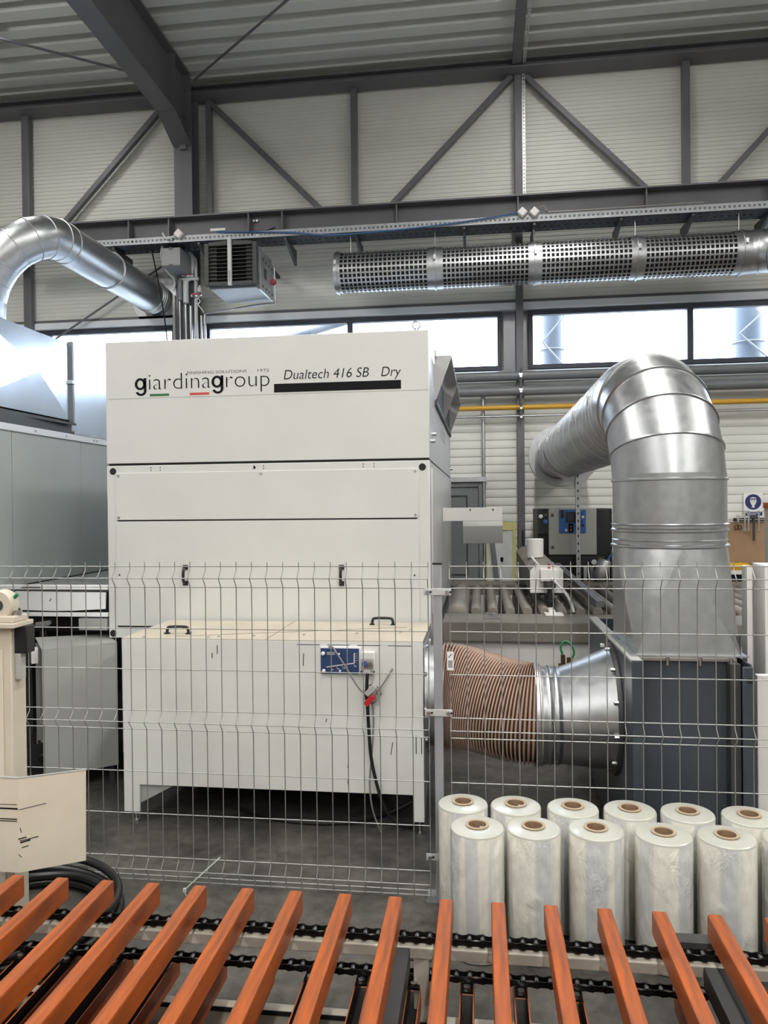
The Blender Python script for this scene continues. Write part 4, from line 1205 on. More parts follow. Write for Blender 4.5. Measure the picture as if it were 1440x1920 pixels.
t = thing('fan_housing', 'dark blue-grey fan housing under the big silver duct', 'fan', ((FX0 + FX1) / 2, 4.35, 0))
obj('left_wall', G().box(FX0, FX0 + 0.01, FY0 + 0.01, FY1, 0.02, FZ - 0.012), M_fan, t)
obj('left_front_flange', G().box(FX0, FX0 + 0.052, FY0, FY0 + 0.01, 0.02, FZ), M_fan, t, bevel=0.003)
obj('right_front_flange', G().box(FX1 - 0.055, FX1, FY0 - 0.005, FY0 + 0.008, 0.02, FZ - 0.02), M_fan, t, bevel=0.006)
obj('flange_hole', G().cyl((FX1 - 0.022, FY0 - 0.0065, 0.985), (FX1 - 0.022, FY0 + 0.0, 0.985), 0.014, 14), M_blackm, t)
obj('front_panel', G().box(FX0 + 0.012, FX1 - 0.10, FY0 + 0.09, FY0 + 0.10, 0.02, FZ - 0.014), M_fan, t)
obj('corner_strip', G().box(FX1 - 0.10, FX1 - 0.055, FY0 + 0.02, FY0 + 0.10, 0.02, FZ - 0.014), M_dark, t)
obj('right_wall', G().box(FX1 - 0.02, FX1 - 0.01, FY0 + 0.012, FY1, 0.02, FZ - 0.012), M_fan, t)
obj('rear_wall', G().box(FX0 + 0.012, FX1 - 0.022, FY1 - 0.01, FY1, 0.02, FZ - 0.012), M_fan, t)
obj('top_plate', G().box(FX0 + 0.052, FX1 - 0.055, FY0 + 0.07, 4.40, FZ - 0.012, FZ), M_convb, t)
tp = obj('top_flange', G().box(FX0 - 0.002, FX0 + 0.05, FY0 + 0.012, FY1, FZ - 0.011, FZ + 0.001), M_ltgrey, t, bevel=0.001)
for y in (3.78, 3.90, 4.03, 4.16):
    obj('bolt', G().cyl((FX0 + 0.024, y, FZ), (FX0 + 0.024, y, FZ + 0.012), 0.012, 6), M_screw, tp)
for x in (0.88, 1.03, 1.17):
    obj('panel_bolt', G().cyl((x, FY0 + 0.055, FZ - 0.03), (x, FY0 + 0.055, FZ + 0.012), 0.008, 6), M_screw, t)
obj('wire_hook', G().tube([(1.215, 3.80, FZ), (1.215, 3.80, FZ + 0.09), (1.24, 3.80, FZ + 0.10), (1.24, 3.80, FZ)], 0.005, 6), M_dark, t)
obj('feet', G().box(FX0, FX1, FY0 + 0.02, FY0 + 0.08, 0.0, 0.02).box(FX0, FX1, FY1 - 0.08, FY1 - 0.02, 0, 0.02), M_dark, t)

# big silver duct
DX, DY, DR = 0.985, 4.10, 0.283
t = thing('main_duct', 'big silver ventilation duct rising from the fan and bending back to the wall', 'duct', (DX, 5.5, FZ))
# square to round transition
bx0, bx1, by0, by1, bz = 0.752, 1.236, 3.78, 4.42, FZ + 0.004
n = 48
rim = [(DX + DR * math.cos(2 * PI * i / n - 3 * PI / 4), DY + DR * math.sin(2 * PI * i / n - 3 * PI / 4), 1.60) for i in range(n)]
cs = [(bx0, by0, bz), (bx1, by0, bz), (bx1, by1, bz), (bx0, by1, bz)]
tr = None
for k in range(4):
    o = obj('transition_sheet', G().add([cs[k], cs[(k + 1) % 4], rim[(12 * k + 6) % n]], [(0, 1, 2)]), M_galv, t, flip=False)
    tr = tr or o
    fan = [rim[(12 * k + j) % n] for j in range(-6, 7)]
    obj('transition_corner', G().add([cs[k]] + fan, [(0, j, j + 1) for j in range(1, 13)]), M_galv, t, flip=False, ang=60)
obj('base_flange', G().box(bx0 - 0.03, bx1 + 0.03, by0 - 0.03, by1 + 0.03, FZ + 0.001, FZ + 0.008), M_galv2, t)
g = G()
for k in range(18):
    z = 1.11 + k * 0.027
    u = (z - 1.07) / 0.53
    g.cyl((DX, by0 + (DY - DR - by0) * u - 0.003, z), (DX, by0 + (DY - DR - by0) * u + 0.004, z), 0.004, 6)
obj('rivet_seam', g, M_galv2, tr)
obj('collar', G().lathe([(DR, 1.585), (DR + 0.012, 1.592), (DR + 0.012, 1.600), (DR, 1.607), (DR, 1.622), (DR + 0.006, 1.625), (DR, 1.63), (DR, 1.665), (DR + 0.010, 1.672), (DR + 0.010, 1.680), (DR, 1.688), (DR, 1.70), (DR + 0.012, 1.706), (DR, 1.712)], (DX, DY, 0), (0, 0, 1), 56), M_galv, t)
EZ, ER = 2.395, 0.46
e0 = EZ - ER
obj('vertical_section', G().cyl((DX, DY, 1.70), (DX, DY, e0 + 0.03), DR, 56, caps=False), M_galv, t)
segs = 5
pts = []
for k in range(segs * 2 + 1):
    th = PI / 2 * k / (segs * 2)
    pts.append(Vector((DX - 0.035 * (k / 10.0), DY + ER - ER * math.cos(th), e0 + ER * math.sin(th))))
# gored elbow: each gore is a straight slice
for k in range(segs):
    a, b = pts[2 * k], pts[2 * k + 2]
    th0, th1 = PI / 2 * k / segs, PI / 2 * (k + 1) / segs
    vs = []
    nn = 56
    for P_, th in ((a, th0), (b, th1)):
        for i in range(nn):
            al = 2 * PI * i / nn
            # plane of cut spanned by X and radial direction
            rd = Vector((0, -math.cos(th), math.sin(th)))
            vs.append(P_ + Vector((1, 0, 0)) * (DR * math.cos(al)) + rd * (DR * math.sin(al)))
    fs = [(i, (i + 1) % nn, nn + (i + 1) % nn, nn + i) for i in range(nn)]
    ge = obj('elbow_gore', G().add(vs, fs), M_galv, t)
    tv = Vector((0, math.sin(th0), math.cos(th0)))
    obj('standing_seam', G().lathe([(DR - 0.002, -0.008), (DR + 0.008, -0.004), (DR + 0.008, 0.004), (DR - 0.002, 0.008)], a, tv, 56), M_galv, ge)
XE = pts[-1].x
WX = 0.955
hd = Vector((WX - XE, YW - (DY + ER), 0)).normalized()
hr = obj('horizontal_run', G().cyl((XE, DY + ER, EZ), (WX, YW - 0.02, EZ), DR, 56, caps=False), M_galv, t)
for k, y in enumerate((4.62, 4.72, 4.86, 5.02, 5.35, 5.75, 6.15, 6.5, 6.85, 7.2, 7.55, 7.9, 8.25, 8.6, 8.85, 9.0, 9.1)):
    f = (y - (DY + ER)) / (YW - DY - ER)
    obj('seam_ring', G().lathe([(DR - 0.002, -0.007), (DR + 0.006, -0.003), (DR + 0.006, 0.003), (DR - 0.002, 0.007)], (XE + (WX - XE) * f, y, EZ), (0, 1, 0), 56), M_galv2, hr)
for y in (4.76, 5.5, 6.6, 7.7, 8.7):
    a0 = 2.6
    obj('ring_clamp', G().box(DX - 0.03 - DR * 0.99 - 0.014, DX - 0.03 - DR * 0.99 + 0.012, y - 0.014, y + 0.014, EZ + 0.03, EZ + 0.09), M_screw, hr, bevel=0.004)
obj('wall_flange', G().lathe([(DR, 0), (DR + 0.085, 0), (DR + 0.085, 0.01), (DR, 0.01)], (WX, YW - 0.03, EZ), (0, 1, 0), 56, closed=True), M_galv2, t)
t = thing('duct_saddle', 'galvanised saddle and perforated strut carrying the wall end of the big duct', 'duct support', (1.02, 8.08, 0))
SX = 1.02
g = G().box(SX - 0.022, SX - 0.018, 8.06, 8.10, 0, 2.12).box(SX + 0.018, SX + 0.022, 8.06, 8.10, 0, 2.12)
st = obj('strut', g, M_galv2, t)
gg = perf_grid((SX - 0.018, 8.06, 0.0), (0.012, 0, 0), (0, 0, 0.0265), 3, 80, lambda i, j: i == 1 and j % 3 == 1)
obj('strut_face', gg, M_galv, st, flip=False)
obj('strut_back', G().box(SX - 0.018, SX + 0.018, 8.096, 8.10, 0, 2.12), M_blackm, st)
obj('saddle_plate', G().prism([(SX - 0.02, 8.10, 1.98), (SX + 0.02, 8.10, 1.98), (SX + 0.24, 8.10, 2.22), (SX + 0.21, 8.10, 2.24), (SX + 0.04, 8.10, 2.10), (SX - 0.08, 8.10, 2.09), (SX - 0.32, 8.10, 2.24), (SX - 0.35, 8.10, 2.22)], (0, 0.006, 0)), M_galv2, t)
obj('saddle_strap', G().bar((SX - 0.355, 8.10, 2.38), (SX - 0.345, 8.10, 2.22), 0.10, 0.006, (1, 0, 0)), M_galv2, t)

# ------------------------------------------------------------------ roller conveyor behind the fence
t = thing('roller_conveyor', 'dusty roller conveyor running behind the corrugated hose', 'conveyor', (1.2, 6.9, 0))
RX0, RX1 = -0.29, 3.4
obj('front_beam', G().box(RX0, RX1, 5.55, 5.98, 0.80, 0.95), M_convb, t, bevel=0.01)
obj('front_skirt', G().box(RX0, RX1, 5.60, 5.63, 0.06, 0.80), M_print, t)
obj('rear_beam', G().box(RX0, RX1, 7.75, 8.02, 0.86, 1.0), M_convb, t, bevel=0.01)
obj('rear_skirt', G().box(RX0, RX1, 7.72, 7.75, 0.35, 0.88), M_print, t)
me = mesh_from('roller', G().lathe([(0.0, 0.0), (0.034, 0.0), (0.042, 0.01), (0.042, 1.68), (0.034, 1.69), (0, 1.69)], (0, 0, 0), (0, 1, 0), 16), M_rollc, (0, 0, 0))
x = -0.045
while x < RX1 - 0.05:
    inst(me, 'roller', (x, 6.03, 0.955), t)
    x += 0.136
obj('drive_roller', G().lathe([(0, 0), (0.08, 0), (0.09, 0.01), (0.09, 1.68), (0.08, 1.69), (0, 1.69)], (-0.19, 6.03, 0.93), (0, 1, 0), 24), M_rollc, t)
for x in (0.02, 0.3, 2.0):
    obj('frame_leg', G().box(x, x + 0.08, 5.70, 5.78, 0, 0.80), M_dark, t)
    obj('frame_leg', G().box(x, x + 0.08, 7.85, 7.93, 0, 0.86), M_dark, t)
for y in (5.68, 5.90):
    o = obj('wing_nut', G().prism([(0.005, y, 0.95), (0.055, y, 0.975), (0.075, y, 0.965), (0.095, y, 0.975), (0.145, y, 0.95), (0.075, y, 0.955)], (0, 0.03, 0)), M_screw, t)
obj('cross_frame', G().bar((0.93, 6.05, 1.02), (0.75, 7.6, 1.20), 0.06, 0.05), M_pipe, t)

t = thing('scanner_beam', 'white-capped grey scanner beam above the roller conveyor', 'scanner', (0.53, 6.9, 1.08))
g = G().prism([(0.40, 6.24, 1.09), (0.66, 6.24, 1.09), (0.66, 6.24, 1.26), (0.60, 6.24, 1.31), (0.46, 6.24, 1.31), (0.40, 6.24, 1.26)], (-0.02, 1.9, 0.05))
obj('beam_body', g, M_convb, t)
cap = obj('end_cap', G().prism([(0.397, 6.20, 1.088), (0.663, 6.20, 1.088), (0.663, 6.20, 1.275), (0.62, 6.20, 1.31), (0.44, 6.20, 1.31), (0.397, 6.20, 1.265)], (0, 0.04, 0)), M_print, t, bevel=0.005)
obj('motor_box', G().box(0.476, 0.622, 6.12, 6.20, 1.193, 1.286), M_print, cap, bevel=0.005)
obj('motor_collar', G().cyl((0.55, 6.16, 1.13), (0.55, 6.16, 1.193), 0.05, 16), M_dark, cap)
obj('slot', G().box(0.54, 0.56, 6.195, 6.20, 1.29, 1.33), M_redv, cap)
obj('spindle', G().cyl((0.55, 6.16, 0.93), (0.55, 6.16, 1.13), 0.02, 12).cyl((0.55, 6.16, 1.02), (0.55, 6.16, 1.05), 0.045, 12), M_black, t)
obj('spindle_foot', G().box(0.49, 0.63, 5.85, 6.0, 0.951, 0.962).box(0.525, 0.575, 5.95, 6.2, 0.962, 0.98), M_print, t, bevel=0.003)
obj('top_canister', G().cyl((0.49, 6.9, 1.33), (0.49, 6.9, 1.50), 0.075, 20), M_print, t, bevel=0.005)
obj('feed_tube', G().tube(smooth_path([(0.43, 6.5, 1.36), (0.48, 6.3, 1.30), (0.58, 6.1, 1.20), (0.68, 6.05, 1.08), (0.72, 6.0, 0.96)]), 0.011, 8), M_cablew, t)

# ------------------------------------------------------------------ cabinet with blue control panel
Yc = 8.2
t = thing('compressor_cabinet', 'grey control cabinet with blue touch panel by the wall', 'cabinet', (0.95, 8.5, 0))
obj('rear_case', G().box(0.61, 1.40, Yc + 0.05, Yc + 0.7, 0.06, 1.76), M_black, t, bevel=0.01)
dr = obj('cabinet_door', G().box(0.727, 1.23, Yc, Yc + 0.05, 1.265, 1.765), M_ltgrey, t, bevel=0.006)
bp = obj('control_panel', G().box(0.84, 1.118, Yc - 0.012, Yc, 1.497, 1.748), M_blue2, dr, bevel=0.003)
obj('screen', G().box(0.905, 1.045, Yc - 0.018, Yc - 0.012, 1.612, 1.722), M_black, bp, bevel=0.003)
obj('screen_glass', G().box(0.915, 1.035, Yc - 0.020, Yc - 0.018, 1.63, 1.712), mat('dark_screen', (0.03, 0.035, 0.05), 0.15, var=0.2, scale=6), bp)
for k in range(4):
    obj('push_button', G().cyl((1.085, Yc - 0.012, 1.715 - k * 0.045), (1.085, Yc - 0.026, 1.715 - k * 0.045), 0.014, 12), M_print if k == 1 else (M_black if k == 3 else M_blue2), bp)
obj('warning_sticker', G().box(0.935, 0.985, Yc - 0.015, Yc - 0.012, 1.505, 1.60), M_ink, bp)
obj('warning_mark', G().prism([(0.945, Yc - 0.0155, 1.56), (0.975, Yc - 0.0155, 1.56), (0.96, Yc - 0.0155, 1.585)], (0, 0.0005, 0)).box(0.95, 0.97, Yc - 0.0155, Yc - 0.015, 1.52, 1.545), M_orange, bp)
obj('key_switch', G().cyl((0.91, Yc - 0.012, 1.53), (0.91, Yc - 0.03, 1.53), 0.014, 10), M_screw, bp)
obj('hanging_keys', G().box(0.855, 0.885, Yc - 0.02, Yc - 0.013, 1.66, 1.745), M_black, bp)
for z in (1.69, 1.345):
    obj('hinge_lock', G().box(0.755, 0.78, Yc - 0.008, Yc, z - 0.015, z + 0.015), M_dark, dr)
sp = obj('gauge_panel', G().box(0.612, 0.725, Yc + 0.0, Yc + 0.05, 1.49, 1.755), M_black, t)
for x, z, r, m in ((0.645, 1.68, 0.022, M_paper), (0.69, 1.685, 0.026, M_dark), (0.69, 1.62, 0.026, M_blue2)):
    obj('dial', G().lathe([(0, -0.012), (r * 0.8, -0.012), (r, -0.008), (r, 0.0)], (x, Yc - 0.001, z), (0, 1, 0), 16), m, sp)
obj('lower_case', G().box(0.72, 1.40, Yc - 0.04, Yc + 0.05, 0.55, 1.25), M_black, t, bevel=0.005)
for k in range(3):
    obj('pneumatic_valve', G().box(1.08 + k * 0.07, 1.12 + k * 0.07, Yc - 0.07, Yc - 0.04, 0.9, 1.15), M_galv2, t, bevel=0.004)
obj('small_dial', G().lathe([(0, -0.012), (0.025, -0.012), (0.03, -0.006), (0.03, 0)], (1.19, Yc - 0.07, 1.19), (0, 1, 0), 14), M_paper, t)
t = thing('hose_rack', 'dark open rack with hoses right of the control cabinet', 'rack', (1.55, 8.4, 0))
obj('upright', G().box(1.405, 1.45, 8.15, 8.2, 0, 1.78), M_black, t)
obj('upright', G().box(1.95, 2.0, 8.15, 8.2, 0, 1.78), M_black, t)
obj('top_rail', G().box(1.405, 2.0, 8.15, 8.2, 1.74, 1.78), M_black, t)
obj('mid_rail', G().box(1.45, 1.95, 8.15, 8.2, 1.38, 1.42), M_galv2, t)
obj('back_sheet', G().box(1.45, 1.95, 8.5, 8.52, 0.3, 1.36), M_dark, t)
obj('bottle', G().lathe([(0, 0), (0.05, 0), (0.055, 0.01), (0.055, 0.13), (0.045, 0.16), (0.035, 0.17), (0, 0.17)], (1.475, 8.10, 1.42), (0, 0, 1), 16), M_hiviz, t)
obj('blue_hose', G().tube(smooth_path([(1.25, 8.1, 1.0), (1.28, 8.08, 1.15), (1.38, 8.08, 1.28), (1.46, 8.1, 1.2)]), 0.012, 8), M_cableb, t)
obj('steel_pipe', G().cyl((1.38, 8.12, 0.95), (1.38, 8.12, 1.32), 0.018, 10).cyl((1.34, 8.12, 0.95), (1.34, 8.12, 1.25), 0.012, 10), M_galv, t)
obj('pump', G().lathe([(0, 0), (0.06, 0), (0.07, 0.03), (0.07, 0.2), (0.05, 0.22), (0, 0.22)], (1.22, 8.0, 1.02), (0.3, 0, 1), 16), M_galv2, t)

tag(obj('wall_frame', G().box(0.49, 0.515, 9.05, 9.09, 1.2, 1.5).box(0.49, 0.80, 9.05, 9.09, 1.2, 1.225), M_black), 'black L-shaped frame corner on the wall left of the cabinet', 'frame')
# plastic-covered opening with tape
t = thing('plastic_sheet', 'creased white plastic sheet taped to the wall with yellow tape', 'plastic sheet', (0.25, 9.2, 0.7))
g = perf_grid((0.075, 9.195, 0.55), (0.035, 0, 0), (0, 0, 0.05), 9, 19, lambda i, j: False)
g.v = [(x, y + 0.012 * math.sin(x * 47 + z * 9) * math.cos(z * 21), z) for x, y, z in g.v]
obj('sheet', g, M_sheet, t, flip=False)
obj('tape_strip', G().box(0.04, 0.085, 9.18, 9.19, 0.5, 1.60), M_tape, t)
obj('tape_strip', G().box(0.385, 0.425, 9.18, 9.19, 0.5, 1.60), M_tape, t)
obj('tape_strip', G().box(0.085, 0.385, 9.18, 9.19, 1.50, 1.60), M_tape, t)
obj('leaning_bar', G().bar((0.13, 9.13, 1.45), (0.24, 9.10, 0.55), 0.05, 0.03, (0, 1, 0)), M_pipe, t)
obj('small_label', G().box(0.235, 0.27, 9.165, 9.17, 1.12, 1.17), M_ink, t)

# ------------------------------------------------------------------ right edge: sign, tool board, bench
t = thing('safety_sign', 'white and navy goggles safety sign on the wall at right', 'sign', (3.15, 9.2, 1.6))
sx0, sx1, sy = 3.06, 3.27, 9.215
obj('plate', G().box(sx0, sx1, sy, sy + 0.006, 1.61, 1.915), M_paper, t, bevel=0.002)
cx_, cz_ = (sx0 + sx1) / 2, 1.81
obj('navy_disc', G().cyl((cx_, sy, cz_), (cx_, sy - 0.002, cz_), 0.09, 40), M_navy, t)
hd_ = [(-0.034, 0.03), (-0.03, 0.048), (0.0, 0.058), (0.03, 0.048), (0.034, 0.03), (0.034, 0.0), (0.022, -0.03), (0.012, -0.042), (0.012, -0.056), (0.022, -0.066), (-0.022, -0.066), (-0.012, -0.056), (-0.012, -0.042), (-0.022, -0.03), (-0.034, 0.0)]
obj('head_pictogram', G().prism([(cx_ + x, sy - 0.0035, cz_ + z) for x, z in hd_], (0, 0.0015, 0)), M_paper, t)
obj('hair_band', G().box(cx_ - 0.03, cx_ + 0.03, sy - 0.0045, sy - 0.0034, cz_ + 0.026, cz_ + 0.040), M_navy, t)
g = G()
for s in (-1, 1):
    g.lathe([(0.009, 0), (0.013, 0), (0.013, -0.001), (0.009, -0.001)], (cx_ + s * 0.016, sy - 0.0035, cz_ + 0.008), (0, 1, 0), 16, closed=True)
g.box(cx_ - 0.045, cx_ - 0.03, sy - 0.0045, sy - 0.0034, cz_ + 0.005, cz_ + 0.010).box(cx_ + 0.03, cx_ + 0.045, sy - 0.0045, sy - 0.0034, cz_ + 0.005, cz_ + 0.010)
obj('goggles', g, M_ltgrey, t)
obj('navy_band', G().box(sx0 + 0.015, sx1 - 0.005, sy - 0.002, sy, 1.65, 1.695), M_navy, t)
g = G()
for k in range(8):
    g.box(sx0 + 0.04 + k * 0.016, sx0 + 0.052 + k * 0.016, sy - 0.0028, sy - 0.002, 1.676, 1.684)
    if k < 6:
        g.box(sx0 + 0.055 + k * 0.014, sx0 + 0.066 + k * 0.014, sy - 0.0028, sy - 0.002, 1.660, 1.667)
obj('sign_print', g, M_paper, t)
tag(obj('tool_board', G().box(2.66, 3.75, 9.19, 9.215, 1.08, 1.58), M_tan, bevel=0.003), 'brown hardboard tool board behind the silver duct at right', 'board')
t = thing('tool_rail', 'black magnetic tool rail above the brown board', 'tool rail', (3.1, 9.18, 1.6))
obj('rail', G().box(2.93, 3.35, 9.16, 9.185, 1.585, 1.625), M_black, t, bevel=0.003)
obj('magnet_strip', G().box(2.98, 3.30, 9.158, 9.161, 1.60, 1.612), M_screw, t)
def tool(kind, x, label):
    t = thing(kind, label, 'tool', (x, 9.15, 1.4), 'tools on the magnetic rail')
    if kind == 'scissors':
        obj('blades', G().bar((x - 0.012, 9.15, 1.66), (x, 9.15, 1.54), 0.012, 0.004, (0, 1, 0)).bar((x + 0.012, 9.15, 1.66), (x, 9.15, 1.54), 0.012, 0.004, (0, 1, 0)), M_screw, t)
        for s in (-1, 1):
            obj('handle_ring', G().tube([(x + s * 0.02 + 0.017 * math.cos(a * PI / 6), 9.15, 1.515 + 0.026 * math.sin(a * PI / 6)) for a in range(12)], 0.005, 6, closed=True), M_black, t)
    elif kind == 'hammer':
        obj('handle', G().cyl((x, 9.14, 1.36), (x, 9.14, 1.62), 0.013, 10), M_dark, t)
        obj('head', G().box(x - 0.04, x + 0.04, 9.125, 9.155, 1.62, 1.65), M_dark, t, bevel=0.004)
    else:
        obj('shank', G().box(x - 0.009, x + 0.009, 9.147, 9.155, 1.49, 1.68), M_screw, t, bevel=0.002)
        obj('jaw', G().lathe([(0.008, -0.004), (0.02, -0.004), (0.02, 0.004), (0.008, 0.004)], (x, 9.151, 1.69), (0, 1, 0), 12, closed=True), M_screw, t)
        obj('lower_jaw', G().lathe([(0.006, -0.004), (0.015, -0.004), (0.015, 0.004), (0.006, 0.004)], (x, 9.151, 1.485), (0, 1, 0), 12, closed=True), M_screw, t)
tool('scissors', 2.975, 'scissors with black handles at left of the tool rail')
tool('spanner', 3.05, 'bright spanner left of the hammer on the tool rail')
tool('spanner', 3.09, 'short dark spanner next to the hammer on the tool rail')
tool('hammer', 3.145, 'long dark hammer hanging on the tool rail')
tool('spanner', 3.205, 'long spanner right of the hammer on the tool rail')
t = thing('workbench', 'pale workbench behind the silver duct at right', 'workbench', (3.1, 8.8, 0))
obj('top', G().box(2.4, 3.8, 8.45, 9.15, 1.03, 1.07), M_print, t, bevel=0.004)
obj('apron', G().box(2.4, 3.8, 8.5, 8.54, 0.85, 1.03), M_blackm, t)
for x in (2.45, 3.7):
    obj('leg', G().box(x, x + 0.06, 8.5, 8.56, 0, 0.85), M_print, t)
t = thing('plastic_bag', 'crumpled yellow and black bag lying on the workbench', 'bag', (2.8, 8.6, 1.07))
random.seed(3)
g = G().lathe([(0.0, 0), (0.10, 0.0), (0.12, 0.03), (0.08, 0.065), (0.0, 0.075)], (2.80, 8.62, 1.07), (0, 0, 1), 14)
g.v = [(2.80 + (x - 2.80) * 1.25 + random.uniform(-.012, .012), y + random.uniform(-.01, .01), z + random.uniform(0, .010)) for x, y, z in g.v]
obj('bag', g, M_bag, t, flip=True)
g = G().lathe([(0.0, 0), (0.06, 0.0), (0.065, 0.02), (0.03, 0.04), (0.0, 0.045)], (2.93, 8.60, 1.07), (0, 0, 1), 10)
obj('dark_wrap', g, M_black, t)
# white frame posts right of the fan
t = thing('white_frame', 'white upright frame posts right of the fan housing', 'frame', (1.4, 4.0, 0))
obj('upright', G().box(1.335, 1.362, 3.98, 4.06, 0, 1.49), M_print, t, bevel=0.004)
obj('upright', G().box(1.366, 1.395, 4.10, 4.14, 0, 1.47), M_rail, t, bevel=0.004)
obj('upright', G().box(1.40, 1.48, 3.92, 4.10, 0, 1.50), M_print, t, bevel=0.006)
t = thing('partition', 'white panel edge standing at the right edge beside the fan', 'partition', (1.5, 3.7, 0))
obj('sheet', G().box(1.285, 1.75, 3.70, 3.74, 0.0, 1.0), M_print, t, bevel=0.004)
t = thing('orange_topped_post', 'pale post with an orange cap at the right edge', 'post', (2.0, 5.43, 0))
obj('shaft', G().box(1.95, 2.04, 5.40, 5.47, 0, 1.79), M_rail, t, bevel=0.004)
obj('inner_strip', G().box(1.975, 1.99, 5.395, 5.40, 0, 1.75), M_tape, t)
obj('orange_cap', G().box(1.945, 2.08, 5.37, 5.48, 1.77, 1.81).box(1.945, 1.968, 5.37, 5.395, 1.67, 1.77).box(1.985, 2.005, 5.37, 5.395, 1.71, 1.77), M_orange, t, bevel=0.006)
tag(obj('green_tube', G().tube(smooth_path([(0.56, 5.3, 0.76), (0.545, 5.3, 0.82), (0.575, 5.3, 0.86), (0.62, 5.3, 0.83), (0.635, 5.3, 0.77), (0.60, 5.3, 0.72)]), 0.008, 8), M_grn), 'small green tube loop above the inlet cone', 'tube')
t = thing('brass_fitting', 'small dark brass fitting under the green tube loop', 'fitting', (0.59, 5.3, 0.1))
obj('body', G().cyl((0.56, 5.3, 0.70), (0.56, 5.3, 0.765), 0.016, 10).cyl((0.605, 5.3, 0.70), (0.605, 5.3, 0.745), 0.02, 10).box(0.53, 0.65, 5.28, 5.33, 0.67, 0.70), mat('dark_brass', (0.16, 0.11, 0.05), 0.4, 0.8, var=0.2, scale=20), t)
obj('stand', G().box(0.58, 0.61, 5.29, 5.32, 0.0, 0.67), M_dark, t)

# ------------------------------------------------------------------ left: transfer conveyor, grey cabinet
t = thing('transfer_conveyor', 'white-fronted belt conveyor left of the drying oven', 'conveyor', (-2.9, 5.4, 0))
obj('deck', G().box(-3.28, -2.50, 4.80, 6.6, 1.245, 1.268), M_cab, t)
obj('top_rail', G().box(-3.293, -2.50, 4.75, 4.80, 1.268, 1.298), M_paper, t, bevel=0.003)
obj('rail_slot', G().box(-3.12, -2.98, 4.742, 4.75, 1.282, 1.294), M_black, t)
obj('dark_backing', G().box(-3.293, -2.50, 4.80, 4.84, 1.08, 1.25), M_blackm, t)
g = G().prism([(-3.20, 4.755, 1.20), (-3.13, 4.755, 1.127), (-2.9, 4.755, 1.122), (-2.75, 4.755, 1.125), (-2.52, 4.755, 1.138), (-2.515, 4.755, 1.25), (-2.8, 4.755, 1.252), (-3.12, 4.755, 1.256)], (0, 0.01, 0))
wc = obj('paper_cover', g, M_paper, t)
obj('paper_fold', G().prism([(-3.24, 4.74, 1.215), (-3.19, 4.752, 1.19), (-3.10, 4.754, 1.256), (-3.16, 4.745, 1.258)], (0, 0.002, 0)), M_paper, wc)
obj('smudge', G().bar((-2.922, 4.7545, 1.188), (-2.908, 4.7545, 1.206), 0.005, 0.001, (0, 1, 0)).bar((-2.56, 4.7545, 1.21), (-2.552, 4.7545, 1.216), 0.003, 0.001, (0, 1, 0)), M_ink, wc)
obj('lower_rail', G().box(-3.293, -2.50, 4.75, 4.79, 1.085, 1.112), M_paper, t, bevel=0.003)
obj('under_frame', G().box(-3.28, -2.52, 4.95, 6.5, 0.95, 1.07), M_blackm, t)
obj('drive_housing', G().box(-2.72, -2.51, 4.76, 4.84, 0.99, 1.075), M_cab, t, bevel=0.01)
obj('chrome_guard', G().prism([(-3.02, 4.74, 1.02), (-2.93, 4.74, 1.02), (-2.90, 4.74, 1.04), (-2.91, 4.74, 1.06), (-3.02, 4.74, 1.045)], (0, 0.08, 0)), M_screw, t)
for x in (-3.28, -2.58):
    obj('leg', G().box(x, x + 0.06, 5.2, 5.26, 0, 0.95), M_dark, t)

def rotz(pts, c, ang):
    ca, sa = math.cos(ang), math.sin(ang)
    return [(c[0] + x * ca - y * sa, c[1] + x * sa + y * ca, z) for x, y, z in pts]
t = thing('grey_cabinet', 'small grey metal cabinet standing askew left of the filter box', 'cabinet', (-2.75, 4.37, 0.0))
ang = math.atan2(0.29, 0.36)
c0 = (-2.745, 4.375)
W, D, H0, H1 = 0.455, 0.33, 0.12, 0.925
def rbox(x0, x1, y0, y1, z0, z1):
    g = G().box(x0, x1, y0, y1, z0, z1)
    g.v = rotz(g.v, c0, ang)
    return g
obj('front_panel', rbox(0, W, 0, 0.012, H0, H1), M_cab, t, bevel=0.003)
obj('right_panel', rbox(W - 0.012, W, 0.012, D, H0, H1), M_cab, t)
obj('back_panel', rbox(0.0, W - 0.013, D - 0.012, D, H0, H1), M_cab, t)
g = G().prism([(0, 0, H1), (W, 0, H1), (W, D, H1 + 0.008), (0, D, H1 + 0.03)], (0, 0, 0.008))
g.v = rotz(g.v, c0, ang)
obj('sloping_top', g, M_cab, t)
obj('inner_plate', rbox(0.02, 0.03, 0.02, D - 0.03, H0 + 0.3, H1), mat('stained_inner_grey', (0.25, 0.24, 0.25), 0.5, var=0.5, scale=7, col2=(0.10, 0.07, 0.08), thr=(0.3, 0.5)), t)
obj('bottom', rbox(0, W, 0.012, D, H0, H0 + 0.01), M_dark, t)
for x, y in ((0.03, 0.04), (W - 0.05, 0.04), (0.03, D - 0.05), (W - 0.05, D - 0.05)):
    obj('foot', rbox(x, x + 0.03, y, y + 0.03, 0, H0), M_dark, t)
obj('hinge_block', rbox(-0.05, -0.01, 0.10, 0.14, 0.83, 0.93), M_print, t, bevel=0.003)
gr = obj('sprocket', G().lathe([(0.03, 0), (0.10, 0), (0.10, 0.015), (0.03, 0.015)], (-2.80, 4.46, 0.22), (0.5, -0.85, 0), 20, closed=True), M_black, None)
gg = bpy.data.objects['sprocket']
g = G().bar((-2.95, 4.30, 0.36), (-2.70, 4.30, 0.08), 0.035, 0.012, (0, 1, 0))
tag(gg, 'dark toothed sprocket in the gap beside the grey cabinet', 'sprocket')
